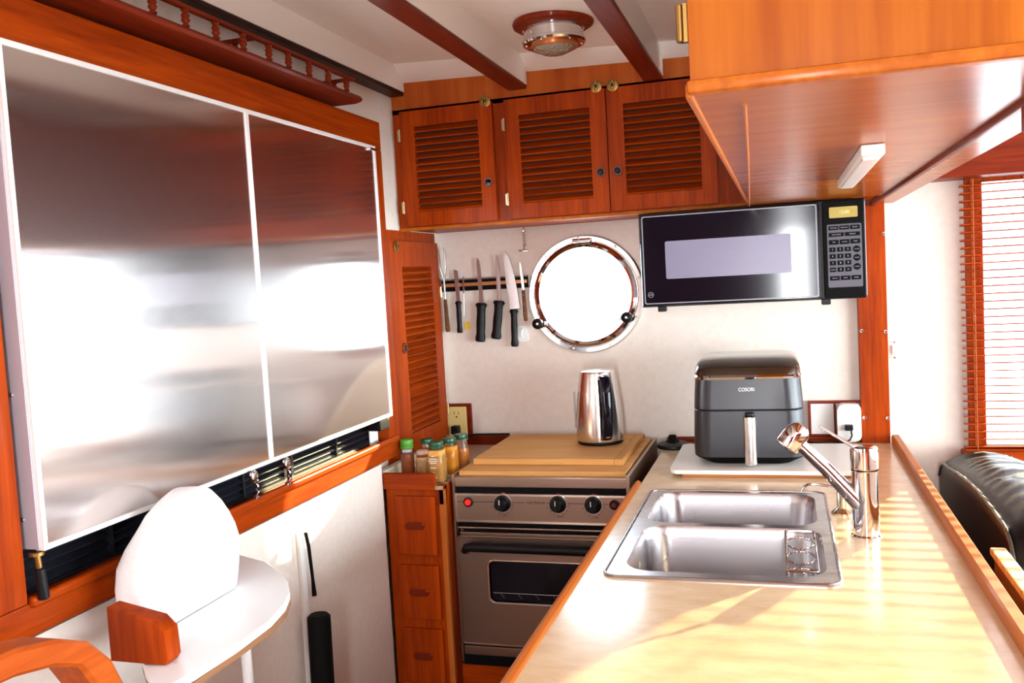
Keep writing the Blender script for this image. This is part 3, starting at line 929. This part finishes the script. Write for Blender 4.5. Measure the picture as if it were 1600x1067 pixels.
# ================================================================== STOVE
X0, X1, Y0 = -.932, -.424, 2.40
st = thing('galley_stove', 'stainless steel marine cooker with oven between drawers and counter', 'stove', (-.68, 2.68, .36))
part('body', MB().box(X0 + .004, X1 - .004, Y0 + .03, 2.94, .40, .925, .002), stove_steel, st)
part('top_rim', MB().box(X0 - .002, X0 + .006, Y0, 2.955, .80, .938, .001).box(X1, X1 + .010, Y0 - .01, 2.955, .84, .940, .001).box(X0 + .006, X1, Y0 + .002, Y0 + .03, .902, .930, .002).box(X0 + .006, X1, 2.945, 2.955, .90, .938, .001), stove_steel, st)
part('dark_gap', MB().box(X0 + .006, X1 - .002, Y0 + .012, Y0 + .04, .884, .902), blackm, st)
cpn = part('control_panel', MB().box(X0 + .008, X1 - .002, Y0 - .004, Y0 + .03, .802, .884, .003), stove_steel, st)
part('panel_edge', MB().plate(rrect(X0 + .007, X1 - .001, .801, .885, .003, 2), [rrect(X0 + .013, X1 - .007, .807, .879, .003, 2)], 'y', Y0 - .0055, Y0 - .003), mat('bright_edge', (.85, .8, .75), .2, 1), cpn)
ln = mat('engraved_black', (.03, .02, .02), .6)
mk = MB()
for a, c in ((-.918, -.896), (-.875, -.808), (-.757, -.716), (-.652, -.636), (-.600, -.545), (-.495, -.477), (-.450, -.434)):
    mk.box(a, c, Y0 - .0048, Y0 - .004, .8605 - .0007, .8605 + .0007)
part('panel_line', mk, ln, cpn)
text('panel_logo', 'ELECTROLUX', .0095, ln, cpn, face_y(-.683, Y0 - .0042, .8605), squeeze=.9)
redp = mat('red_print', (.65, .08, .05), .5)
for kx, ttl in ((-.782, 'LEFT'), (-.620, 'RIGHT'), (-.520, 'OVEN')):
    text('print_off', 'OFF', .007, redp, cpn, face_y(kx + .004, Y0 - .0042, .892 - .006))
    text('print_name', ttl, .006, ln, cpn, face_y(kx + .006, Y0 - .0042, .8225))
    tk = MB()
    for i in range(7):
        t = math.radians(-60 - 30 * i + 90) if False else math.radians(200 + 25 * i)
        if i in (3,):
            continue
        tk.box(-.003, .003, -.0006, .0002, -.0005, .0005, T=Matrix.Translation((kx + .031 * math.cos(t), Y0 - .0044, .858 + .031 * math.sin(t))) @ Matrix.Rotation(-t, 4, 'Y'))
    part('tick_marks', tk, ln, cpn)
    kn = part('knob', MB().lathe([(.0245, 0), (.0245, .004), (.020, .006), (.0175, .024), (.015, .027), (0, .027)], (kx, Y0 - .004, .858), (0, -1, 0), 28).box(kx - .0045, kx + .0045, Y0 - .0345, Y0 - .028, .842, .874, .002), black, st)
    part('pointer', MB().box(kx - .001, kx + .001, Y0 - .0352, Y0 - .0340, .860, .874), white_pl, kn)
    part('skirt', MB().lathe([(.0245, .0005), (.0265, .001), (.0265, .0045), (.0245, .0045)], (kx + .002, Y0 - .004, .858), (0, -1, 0), 28), mat('knob_skirt', (.5, .48, .46), .3, 1) if 'knob_skirt' not in bpy.data.materials else bpy.data.materials['knob_skirt'], kn)
for kx, mm, nm in ((-.884, red_pl, 'red indicator button'), (-.459, dkred, 'dark round indicator')):
    r_ = part('indicator', MB().lathe([(.014, 0), (.014, .006), (.011, .008), (.010, .004)], (kx, Y0 - .004, .860), (0, -1, 0), 24), black, st, nm)
    part('indicator_lens', MB().lathe([(0, .0095), (.007, .0085), (.0102, .004)], (kx - .0015, Y0 - .004, .859), (0, -1, 0), 20), mm, r_)
part('slot_strip', MB().box(X0 + .010, X1 - .002, Y0 + .014, Y0 + .03, .784, .802).box(X0 + .02, X1 - .002, Y0 + .014, Y0 + .03, .762, .780), blackm, st)
part('divider_bar', MB().box(X0 + .008, X1 - .002, Y0 + .0, Y0 + .03, .7795, .7855, .002).box(X0 + .012, X1 - .002, Y0 + .006, Y0 + .03, .760, .768, .001), stove_steel, st)
WX0, WX1, WZ0, WZ1 = -.836, -.50, .566, .690
od = part('oven_door', MB().plate(rrect(X0 + .004, X1 - .004, .438, .760, .008, 4), [rrect(WX0, WX1, WZ0, WZ1, .018, 5)], 'y', Y0 - .004, Y0 + .022), stove_steel, st)
part('door_edge', MB().tube([(x, Y0 - .003, z_) for x, z_ in rrect(X0 + .006, X1 - .006, .440, .758, .008, 4)], .003, 8, True), stove_steel, od)
part('window_gasket', MB().tube([(x, Y0 - .004, z_) for x, z_ in rrect(WX0, WX1, WZ0, WZ1, .018, 5)], .003, 8, True), bpy.data.materials['bright_edge'], od)
part('oven_glass', MB().prism(rrect(WX0 - .003, WX1 + .003, WZ0 - .003, WZ1 + .003, .018, 5), 'y', Y0 + .004, Y0 + .010), blackg, od)
gr = MB().tube([(WX0 + .01, Y0 + .001, WZ0 + .028), (WX1 - .01, Y0 + .001, WZ0 + .028)], .0018, 8)
for i in range(6):
    x = WX0 + .03 + i * .052
    gr.tube([(x, Y0 + .002, WZ0 + .028), (x + .012, Y0 + .0025, WZ0 + .012)], .0011, 6)
part('oven_rack', gr, mat('rack_wire', (.25, .25, .26), .3, 1), od)
hn = part('oven_handle', MB().tube([(-.898, Y0 - .004, .716), (-.898, Y0 - .020, .722), (-.888, Y0 - .034, .735), (-.87, Y0 - .036, .737), (-.49, Y0 - .036, .735), (-.465, Y0 - .034, .733), (-.455, Y0 - .004, .716)], [.009, .011, .012, .0135, .0135, .012, .009], 14), black, od)
part('kick_strip', MB().box(X0 + .006, X1 - .006, Y0 + .0, Y0 + .03, .405, .432, .002), stove_steel, st)
part('kick_gap', MB().box(X0 + .004, X1 - .004, Y0 + .008, Y0 + .03, .372, .405), blackm, st)
part('side_trim', MB().box(X0 - .006, X0 + .001, Y0 + .006, Y0 + .03, .38, .80, .001), stove_steel, st)
# plinth under the cooker
tag(part('stove_plinth', MB().box(-.940, -.376, Y0 + .01, 2.95, 0, .370, .002), W['x']), 'mahogany plinth panel below the marine cooker', 'plinth')

tag(part('cover_board', MB().box(-.922, -.430, 2.432, 2.942, .9262, .9425, .002), maple), 'large maple board covering the cooker hob', 'board')
cbd = thing('cutting_board', 'smaller thick maple cutting board lying on the hob cover', 'cutting board', (-.68, 2.72, .943))
part('board', MB().box(-.905, -.478, 2.515, 2.925, .943, .961, .002), maple, cbd)
part('end_cap', MB().box(-.4775, -.452, 2.515, 2.925, .943, .961, .002), wood('maple_end', (.50, .22, .06), (.68, .36, .12), 'y', .5, 0, 7), cbd, 'end cap with crosswise grain')
BT = .9613

# ---- kettle
KX, KYY = -.567, 2.775
kt = thing('electric_kettle', 'brushed steel electric kettle with black handle on the cutting board', 'kettle', (KX, KYY, BT))
part('base_ring', MB().lathe([(0, 0), (.070, 0), (.072, .003), (.072, .008), (0, .008)], (KX, KYY, BT), (0, 0, 1), 48), black, kt)
part('body', MB().lathe([(.070, .008), (.0735, .012), (.0745, .03), (.073, .08), (.068, .14), (.061, .19), (.056, .222), (.0545, .226)], (KX, KYY, BT), (0, 0, 1), 64), satin, kt)
part('lid', MB().lathe([(.0545, .226), (.0535, .229), (.048, .231), (.02, .2335), (0, .234)], (KX, KYY, BT), (0, 0, 1), 48), mat('kettle_lid', (.85, .85, .85), .12, 1), kt)
lk = bpy.data.objects['lid']
dirh = Vector((.42, -.91, 0)).normalized()


def kp(rad, z):
    return Vector((KX, KYY, BT + z)) + dirh * rad


side = Vector((-dirh.y, dirh.x, 0))
hp = [(.058, .200), (.072, .214), (.092, .212), (.105, .196), (.110, .165), (.112, .12), (.110, .075), (.103, .042), (.090, .028), (.071, .026)]
rings = []
for i, (r_, z_) in enumerate(hp):
    p = kp(r_, z_)
    a = kp(*hp[max(i - 1, 0)])
    c = kp(*hp[min(i + 1, len(hp) - 1)])
    dd = (c - a).normalized()
    n_ = dd.cross(side).normalized()
    wd, th = .0155, .008
    rings.append([p + side * wd * math.copysign(abs(math.cos(q)) ** .7, math.cos(q)) + n_ * th * math.copysign(abs(math.sin(q)) ** .7, math.sin(q)) for q in [2 * PI * j / 16 for j in range(16)]])
part('handle', MB().loft(rings), blackg, kt)
part('handle_back', MB().tube([kp(.058, .205), kp(.067, .15), kp(.0735, .08), kp(.0735, .02)], [.014, .015, .016, .016], 14), blackg, kt)
part('switch', MB().lathe([(0, .004), (.010, .003), (.012, 0)], kp(.104, .040), dirh + Vector((0, 0, -.3)), 20), chrome, kt)
sp_ = Vector((-.8, -.35, 0)).normalized()
g_ = MB().box(-.006, .006, -.004, .002, .05, .165, .002, T=Matrix.Translation((KX - .0715, KYY - .02, BT)) @ Matrix.Rotation(math.radians(-75), 4, 'Z'))
part('water_gauge', g_, mat('gauge', (.35, .33, .33), .15), kt)

# ================================================================== SPICE DRAWERS
dw = thing('drawer_unit', 'narrow mahogany drawer unit between the white bulkhead and the cooker', 'drawers', (-1.03, 2.6, 0))
DY = 2.36
part('carcass', MB().box(-1.1248, -.942, DY, 2.95, .0, .915, .002), W['z'], dw)
part('side_stile', MB().box(-.958, -.941, DY - .006, DY + .01, .0, .905, .002), wood('stile_wood', (.38, .09, .015), (.55, .17, .03), 'z'), dw)
tr = MB().box(-1.126, -.966, DY - .014, DY + .002, .905, .952, .003).box(-1.163, -1.120, DY + .0, DY + .012, .915, .945, .002)
part('tray_front', tr, W['x'], dw)
part('tray_floor', MB().box(-1.160, -.944, DY - .010, 2.97, .905, .9155, .001), mat('tray_laminate', (.42, .27, .17), .4), dw)
part('tray_side', MB().box(-1.150, -1.128, DY + .01, 2.75, .9155, .955, .003), mat('cream_tray_edge', (.72, .62, .45), .4), dw, 'cream edge of the tray')
part('tray_corner', MB().box(-.966, -.942, DY - .006, DY + .02, .86, .916, .002), W['dz'], dw)
for (z0, z1) in ((.712, .885), (.522, .682), (.33, .494), (.14, .30)):
    d = part('drawer', MB().box(-1.094, -.970, DY - .011, DY + .002, z0, z1, .004), W['z'], dw)
    zc = (z0 + z1) / 2
    part('pull', MB().tube([(x, DY - .0115, z_) for x, z_ in rrect(-1.064, -1.008, zc - .009, zc + .009, .0088, 6)], .0028, 8, True), W['dx'], d)
    part('pull_recess', MB().prism(rrect(-1.064, -1.008, zc - .009, zc + .009, .0088, 6), 'y', DY - .0117, DY - .010), W['dx'], d)

# ---- jars
JZ = .916


def jar(label, x, y, r, h, content, lidm_, lidr=.0, lidh=.014, sq=False, fill=.8, lab=None, group='spice jars on the tray'):
    j = thing('spice_jar', label, 'jar', (x, y, JZ), group)
    n = 7 if sq else 8
    cr = r * .45 if sq else r * .999

    def ring(rr_, z_):
        c_ = cr * rr_ / r
        return [(x + a, y + b_, z_) for a, b_ in rrect(-rr_, rr_, -rr_, rr_, c_, n)]
    neck = r * .8
    part('glass', MB().loft([ring(r * .92, JZ), ring(r, JZ + .003), ring(r, JZ + h * .72), ring(neck, JZ + h * .84), ring(neck, JZ + h)]), glassm, j, angle=50)
    part('contents', MB().loft([ring(r * .88, JZ + .0035), ring(r * .93, JZ + .006), ring(r * .93, JZ + h * fill * .9), ring(r * .9, JZ + h * fill * .9 + .001)]), content, j, angle=50)
    lr = lidr or neck * 1.12
    part('lid', MB().lathe([(0, 0), (lr, 0), (lr * 1.02, .002), (lr * 1.02, lidh * .35), (lr * .97, lidh * .4), (lr * 1.02, lidh * .5), (lr, lidh * .9), (lr * .92, lidh), (0, lidh)], (x, y, JZ + h - lidh * .2), (0, 0, 1), 28), lidm_, j)
    for (z0, z1, a0, a1, m_) in (lab or []):
        rr_ = r + .0006
        if sq:
            b_ = MB().box(x + a0 * r, x + a1 * r, y - rr_ - .0004, y - r + .001, JZ + z0, JZ + z1)
        else:
            b_ = MB().lathe([(rr_, z0), (rr_, z1)], (x, y, JZ), (0, 0, 1), 20, a0=math.radians(a0), a1=math.radians(a1))
        part('label', b_, m_, j)
    return j


spice_red = speckle(mat('spice_red', rough=.8), (.30, .05, .008), (.45, .10, .02), 400)
spice_tan = speckle(mat('spice_tan', rough=.8), (.55, .32, .14), (.68, .45, .22), 400)
spice_or = speckle(mat('spice_orange', rough=.8), (.70, .22, .01), (.85, .38, .02), 300)
spice_gold = speckle(mat('spice_gold', rough=.8), (.55, .26, .05), (.68, .38, .10), 300)
paper = mat('paper_label', (.80, .82, .86), .6)
maroon = mat('maroon_label', (.30, .02, .08), .5)
redl = mat('red_label', (.70, .03, .03), .5)
inkm = mat('label_ink', (.12, .12, .25), .6)
j = jar('reddish spice jar with a bright green cap, first on the left', -1.083, 2.435, .020, .098, spice_red, green_pl, .0195, .026, fill=.85,
        lab=[(.040, .085, 250, 325, paper)])
lm_ = MB()
for i in range(6):
    lm_.lathe([(.0213, .046 + i * .006), (.0213, .0485 + i * .006)], (-1.083, 2.435, JZ), (0, 0, 1), 8, a0=math.radians(262), a1=math.radians(312))
part('label_print', lm_, inkm, j)
jar('tan spice jar with a maroon and white band standing by the green-capped jar', -1.035, 2.435, .021, .078, spice_tan, mat('clear_cap', (.7, .55, .4), .3), .017, .010, fill=.95,
    lab=[(.024, .042, 200, 345, paper), (.028, .038, 202, 343, maroon), (.060, .074, 270, 330, redl)])
jar('jar with a dark green lid and red label behind the banded jar', -1.045, 2.50, .021, .098, spice_tan, dkgreen, fill=.6, lab=[(.055, .078, 230, 320, redl)])
wprint = mat('white_print', (.85, .82, .75), .6)
j = jar('largest square jar of tan spice with a green striped lid, at the front', -.977, 2.405, .0235, .104, spice_gold, dkgreen, .021, .018, sq=True, fill=1.0)
pr_ = MB()
for z0, ww in ((.058, .010), (.064, .014), (.070, .012), (.078, .004), (.044, .008), (.030, .004), (.016, .010)):
    pr_.box(-.980 - ww, -.980 + ww, 2.405 - .0247, 2.405 - .0233, JZ + z0, JZ + z0 + .0022)
part('print', pr_, wprint, j)
j = jar('jar of bright orange spice with a green lid behind the square jar', -.973, 2.50, .022, .100, spice_or, dkgreen, .021, .014, sq=True, fill=.95)
pr_ = MB()
for z0, ww in ((.045, .010), (.052, .012), (.060, .006), (.03, .006)):
    pr_.box(-.985 - ww, -.985 + ww, 2.50 - .0232, 2.50 - .0218, JZ + z0, JZ + z0 + .002)
part('print', pr_, wprint, j)
jar('rearmost orange spice jar with a pale green lid near the outlet', -.962, 2.575, .022, .098, speckle(mat('spice_paprika', rough=.8), (.55, .16, .02), (.72, .28, .04), 300), dkgreen, .021, .014, fill=.75)

# ================================================================== LEFT WALL: FRAME, STEEL PANELS, GRILLES
FXF = -1.105
wf = thing('window_surround', 'mahogany surround framing the steel panels on the side wall', 'frame', (-1.135, 1.75, .985))
FY0, FY1 = 1.055, 2.362
part('top_rail', MB().box(-1.166, FXF, .96, 2.44, 1.886, 1.968, .004), W['y'], wf)
part('far_stile', MB().box(-1.166, FXF, FY1 + .004, 2.44, 1.042, 1.886, .003), W['z'], wf)
part('near_stile', MB().box(-1.166, FXF, .96, FY0, 1.042, 1.886, .003), W['z'], wf)
part('bottom_rail', MB().box(-1.166, FXF, .96, 2.44, .99, 1.042, .003), W['y'], wf)
part('sill_lip', MB().box(-1.112, -1.096, FY0 + .002, 2.42, 1.034, 1.052, .006, 3), W['y'], wf)

SXF = -1.08
pn = thing('steel_panel', 'large brushed stainless panel in two sheets inside the mahogany surround', 'panel', (-1.095, 1.7, 1.12))
PY0, PY1, PYM, PZ0, PZ1 = 1.066, 2.338, 1.698, 1.122, 1.883
part('sheet', MB().box(SXF - .012, SXF, PY0 + .008, PYM, PZ0 + .008, PZ1 - .008), sheet, pn)
part('sheet', MB().box(SXF - .012, SXF, PYM + .012, PY1 - .008, PZ0 + .008, PZ1 - .008), sheet, pn)
part('centre_strip', MB().box(SXF - .012, SXF + .003, PYM, PYM + .012, PZ0 + .006, PZ1 - .006, .001), alu_lt, pn)
part('trim_edge', MB().plate([(PY0, PZ0), (PY1, PZ0), (PY1, PZ1), (PY0, PZ1)], [[(PY0 + .008, PZ0 + .008), (PY1 - .008, PZ0 + .008), (PY1 - .008, PZ1 - .008), (PY0 + .008, PZ1 - .008)]], 'x', SXF - .012, SXF + .003), alu_lt, pn)
sd = part('side_flange', MB().box(-1.122, SXF - .004, PY0 - .003, PY0 + .002, PZ0 + .002, PZ1, .001), alu, pn)
for z_ in (1.17, 1.36, 1.56, 1.76):
    screw(sd, (-1.108, PY0 - .003, z_), (0, -1, 0), .0035, name='rivet')
stt = MB().cyl((-1.092, 1.072, 1.045), (-1.092, 1.068, 1.095), .0085, seg=18, bev=.002)
part('strut', stt, black, pn, 'black strut at the lower near corner')
part('strut_joint', MB().cyl((-1.092, 1.068, 1.095), (-1.092, 1.066, 1.118), .0048, seg=14).lathe([(0, 0), (.011, .001), (.011, .006), (0, .007)], (-1.092, 1.066, 1.114), (0, 0, 1), 20), brass, pn)
part('latch_block', MB().box(-1.125, -1.085, 2.27, 2.335, 1.088, 1.118, .004), black, pn, 'black latch block at the far lower corner')
part('corner_latch', MB().box(-1.082, -1.072, 2.295, 2.335, 1.868, 1.876, .002), chrome, pn)

gi = 0
for (a, c, lab) in ((1.07, 1.48, 'black louvred grille behind the white cushion, nearest the camera'), (1.50, 1.86, 'black louvred grille behind the two turnbuckles'), (1.88, 2.34, 'black louvred grille at the far end near the cupboard')):
    g = thing('vent_grille', lab, 'vent', (-1.15, (a + c) / 2, 1.045), 'grilles under the steel panel')
    part('frame', MB().plate([(a, 1.043), (c, 1.043), (c, 1.20), (a, 1.20)], [[(a + .012, 1.050), (c - .012, 1.050), (c - .012, 1.19), (a + .012, 1.19)]], 'x', -1.158, -1.140), vent_m, g)
    sl = MB().box(-1.164, -1.160, a + .01, c - .01, 1.045, 1.195)
    for i in range(9):
        sl.box(-.010, .010, a + .012, c - .012, -.0022, .0022, T=Matrix.Translation((-1.149, 0, 1.058 + i * .0155)) @ Matrix.Rotation(math.radians(35), 4, 'Y'))
    mid = (a + c) / 2
    sl.box(-1.150, -1.138, mid - .004, mid + .004, 1.05, 1.19)
    part('louvers', sl, vent_m, g)
tag(part('paper_note', MB().box(-1.137, -1.134, 2.30, 2.352, 1.043, 1.085), white_pl), 'small white card at the far end of the black grille', 'card')

for k, (yy, lab) in enumerate(((1.66, 'chrome twisted turnbuckle on the sill, nearer the white cushion'), (1.79, 'chrome twisted turnbuckle on the sill, nearer the sunlit patch'))):
    tb = thing('turnbuckle', lab, 'turnbuckle', (-1.10, yy, 1.05), 'turnbuckles on the sill')
    p0, p1 = Vector((-1.098, yy + .006, 1.050)), Vector((-1.066, yy - .042, 1.106))
    part('foot', MB().lathe([(0, 0), (.008, 0), (.008, .003), (.004, .006), (0, .006)], (-1.100, yy + .008, 1.0505), (0, 0, 1), 16), chrome, tb)
    pts = []
    for i in range(40):
        t = i / 39
        c = p0.lerp(p1, t)
        pts.append(c + Vector((.003 * math.cos(t * 22), .003 * math.sin(t * 22), 0)))
    part('screw_rod', MB().tube(pts, .0022, 7), chrome, tb)
    part('eye', MB().tube([p1 + Vector((0, -.008 + .010 * math.cos(t), .006 + .010 * math.sin(t))) for t in [2 * PI * i / 18 for i in range(18)]], .0035, 8, True), chrome, tb)
    part('clasp', MB().box(p1.x - .006, p1.x + .004, p1.y - .016, p1.y + .002, p1.z - .004, p1.z + .014, .004), satin, tb)

# ---- spindle gallery shelf
gs = thing('gallery_shelf', 'dark mahogany shelf with turned spindle rail above the steel panels', 'shelf', (-1.10, 1.6, 1.98))
RX = -1.058
part('shelf_board', MB().prism([(-1.166, 1.980), (RX - .012, 1.980), (RX + .004, 1.984), (RX + .008, 1.990), (RX + .002, 1.998), (RX - .006, 2.000), (-1.166, 2.000)], 'y', .95, 2.222, .002), W['dy'], gs)
part('top_rail', MB().box(RX - .010, RX + .004, .95, 2.195, 2.032, 2.041, .003), W['dy'], gs)
prof = [(.007, 0), (.008, .002), (.0065, .004), (.0045, .006), (.0075, .010), (.0085, .013), (.006, .0165), (.0085, .020), (.0075, .023), (.0045, .027), (.0065, .029), (.008, .031), (.007, .0325)]
for y_ in (1.02, 1.115, 1.21, 1.305, 1.400, 1.494, 1.589, 1.684, 1.783, 1.865, 1.959, 2.054, 2.152):
    part('spindle', MB().lathe(prof, (RX - .003, y_, 2.0), (0, 0, 1), 16), W['dz'], gs)
for y_ in (1.735, 2.185):
    part('cross_rail', MB().box(-1.166, RX - .006, y_ - .005, y_ + .005, 2.032, 2.041, .002), W['dx'], gs)
    part('spindle', MB().lathe(prof, (RX - .055, y_, 2.0), (0, 0, 1), 16), W['dz'], gs)

# ================================================================== LOWER LEFT: LEAF TABLE, CUSHION, ARM, BATTEN
LZ = .95
lf = thing('folding_leaf', 'white leaf table with rounded corners folded out from the side wall', 'table', (-1.0, 1.3, .45))
outl = [(-1.122, 1.32), (-1.03, 1.24), (-.975, 1.15), (-.935, 1.085), (-.90, 1.05), (-.865, 1.02), (-.842, .998), (-.826, 1.005), (-.817, 1.05), (-.815, 1.15), (-.815, 1.25), (-.83, 1.32), (-.855, 1.375), (-.885, 1.42), (-.93, 1.47), (-1.0, 1.53), (-1.08, 1.56), (-1.122, 1.57)]
part('top', MB().prism(outl, 'z', LZ - .004, LZ + .010, .004), mat('white_gloss_top', (.88, .90, .92), .35), lf)
part('edge_band', MB().prism([(x * .999 if x > -1.1 else x, y) for x, y in outl], 'z', LZ - .013, LZ - .004, .001), mat('brown_edge', (.30, .14, .06), .5), lf, 'brown edge band')
part('leg', MB().cyl((-.95, 1.40, 0), (-.95, 1.365, LZ - .013), .0095, seg=18), white_pl, lf)

cu = thing('white_cushion', 'white peaked cushion leaning on the sill above the leaf table', 'cushion', (-1.02, 1.28, LZ))
outline = [(1.16, .962), (1.155, 1.02), (1.163, 1.055), (1.188, 1.083), (1.228, 1.112), (1.250, 1.130), (1.275, 1.142), (1.300, 1.152), (1.325, 1.159), (1.350, 1.154), (1.373, 1.133), (1.395, 1.105), (1.413, 1.075), (1.424, 1.045), (1.420, 1.010), (1.412, .975), (1.402, .962)]
cyy = sum(p[0] for p in outline) / len(outline)
czz = sum(p[1] for p in outline) / len(outline)
rings = []
for k_ in range(13):
    t = -1 + 2 * k_ / 12
    s_ = math.sqrt(max(0, 1 - abs(t) ** 2.6)) * .28 + .72
    if abs(t) == 1:
        s_ = .70
    rings.append([(-1.012 + .045 * t, cyy + (y - cyy) * s_, (czz + (z_ - czz) * s_) if z_ > .97 else .962 + .0 * s_) for y, z_ in outline])
part('cover', MB().loft(rings), cloth, cu, angle=80)
seam = [(-.969, 1.175, 1.06), (-.966, 1.20, 1.071), (-.966, 1.23, 1.069), (-.968, 1.255, 1.061)]
part('seam', MB().tube(seam, .0012, 6), mat('seam_grey', (.6, .6, .6), .8), cu)

tag(part('wooden_block', MB().prism([(-.967, LZ + .0115), (-.872, LZ + .0115), (-.866, LZ + .02), (-.868, LZ + .062), (-.885, LZ + .078), (-.967, LZ + .093)], 'y', 1.058, 1.090, .003), W['z']), 'mahogany bracket block with a clipped corner standing on the leaf table', 'block')
arm = thing('chair_arm', 'curved mahogany chair arm in the bottom left corner', 'armrest', (-.9, .85, .95))
cpts = [(.60, 1.105), (.70, 1.106), (.79, 1.101), (.85, 1.088), (.90, 1.065), (.937, 1.025), (.957, .98), (.965, .92)]
th = .032
rings = []
for i, (y, z_) in enumerate(cpts):
    a = Vector(cpts[max(i - 1, 0)])
    c = Vector(cpts[min(i + 1, len(cpts) - 1)])
    dd = (c - a).normalized()
    n_ = Vector((-dd.y, dd.x))
    if n_.y < 0 and i < 4:
        n_ = -n_
    T_ = th * (1 + .25 * (i > 4))
    p = Vector((y, z_))
    q_ = p - n_ * T_
    rings.append([(-.905, q_.x, q_.y), (-.855, q_.x, q_.y), (-.850, q_.x + (p.x - q_.x) * .15, q_.y + (p.y - q_.y) * .15), (-.850, q_.x + (p.x - q_.x) * .85, q_.y + (p.y - q_.y) * .85), (-.855, p.x, p.y), (-.905, p.x, p.y)])
part('arm', MB().loft(rings), wood('arm_wood', (.30, .045, .006), (.52, .11, .015), 'y'), arm)
part('upright', MB().box(-.905, -.852, .60, .955, .60, .93, .004), bpy.data.materials['arm_wood'], arm)

ba = thing('white_batten', 'slim white batten with a black strap on the lower white bulkhead', 'batten', (-1.12, 1.86, .4))
part('strip', MB().box(-1.126, -1.112, 1.852, 1.872, .40, .922, .004), white_pl, ba)
part('strap', MB().tube([(-1.109, 1.872, .915), (-1.106, 1.876, .88), (-1.106, 1.884, .80), (-1.107, 1.888, .756)], [.0045, .0045, .004, .0062], 8), blackm, ba, 'thin black strap')
tu = thing('black_tube', 'thick black tube standing against the lower white bulkhead', 'tube', (-1.09, 1.85, 0))
part('tube', MB().cyl((-1.082, 1.842, 0.0), (-1.082, 1.859, .722), .0275, seg=28, bev=.006), blackm, tu)

# ================================================================== SALOON SIDE
sf = thing('leather_settee', 'black leather settee back with piping behind the counter', 'sofa', (.56, 2.45, 0))
t = bmesh.new()
NX, NY, NZ = 8, 26, 10
xs0, xs1, ys0, ys1, zs0, zs1 = .440, .645, 2.02, 2.955, .50, .905
cub = {}


def sofa_pt(i, j, k_):
    u, v_, w_ = i / NX, j / NY, k_ / NZ
    x = xs0 + (xs1 - xs0) * u
    y = ys0 + (ys1 - ys0) * v_
    top = .872 + .030 * math.sin(PI * min(1, max(0, (v_ * .9 + .25)))) + .012 * math.sin(v_ * 3)
    bul = .035 * math.sin(PI * u) ** .8
    z_ = zs0 + (top + bul - zs0) * w_
    if u > .5:
        x += .02 * math.sin(PI * v_ * 2) ** 2 * w_
    e = math.sin(PI * min(v_ * 6, .5)) * math.sin(PI * min((1 - v_) * 6, .5))
    z_ -= .05 * (1 - e) * w_
    wr = .006 * math.sin(v_ * 34 + u * 5) * u * (w_ > .5) + .008 * math.exp(-((v_ - .55 + .25 * u) / .03) ** 2) * -1 * u * (w_ > .4) * 1.6
    return Vector((x + wr * .5, y, z_ + wr))


for i in range(NX + 1):
    for j in range(NY + 1):
        for k_ in range(NZ + 1):
            if i in (0, NX) or j in (0, NY) or k_ in (0, NZ):
                cub[i, j, k_] = t.verts.new(sofa_pt(i, j, k_))


def qf(a, b_, c, d):
    t.faces.new([cub[a], cub[b_], cub[c], cub[d]])


for i in range(NX):
    for j in range(NY):
        for k_ in (0, NZ):
            qf((i, j, k_), (i + 1, j, k_), (i + 1, j + 1, k_), (i, j + 1, k_))
for i in range(NX):
    for k_ in range(NZ):
        for j in (0, NY):
            qf((i, j, k_), (i + 1, j, k_), (i + 1, j, k_ + 1), (i, j, k_ + 1))
for j in range(NY):
    for k_ in range(NZ):
        for i in (0, NX):
            qf((i, j, k_), (i, j + 1, k_), (i, j + 1, k_ + 1), (i, j, k_ + 1))
part('back_cushion', MB().merge(t), leather, sf, angle=75)
pp = [sofa_pt(0, j, NZ) + Vector((-.001, 0, .002 + .0015 * math.sin(j * 2.6))) for j in range(NY + 1)]
part('piping', MB().tube(pp, .0042, 8), mat('piping_leather', (.05, .045, .04), .25), sf, 'raised piping along the back edge')
part('seat', MB().box(.44, 1.15, 1.2, 2.95, .25, .50, .04, 4), leather, sf)
rl = thing('settee_rail', 'wooden rail panel standing just behind the counter fiddle', 'rail', (.41, 1.6, 0))
part('panel', MB().box(.400, .418, .6, 2.02, 0, .866, .001), wood('rail_brown', (.14, .06, .03), (.26, .12, .05), 'y', .6, 0), rl)
part('top_cap', MB().box(.394, .424, .6, 2.03, .866, .882, .003), speckle(mat('worn_cap', rough=.5), (.45, .28, .12), (.75, .58, .32), 60), rl, 'pale speckled cap')
hg = thing('white_catch', 'tiny white catch on the saloon wall beside the post', 'catch', (.325, 2.99, 1.20))
part('plate', MB().box(.320, .331, 2.992, 3.0, 1.192, 1.222, .002), white_pl, hg)
screw(hg, (.326, 2.991, 1.232), (0, -1, 0), .004)
screw(hg, (.326, 2.991, 1.184), (0, -1, 0), .004)
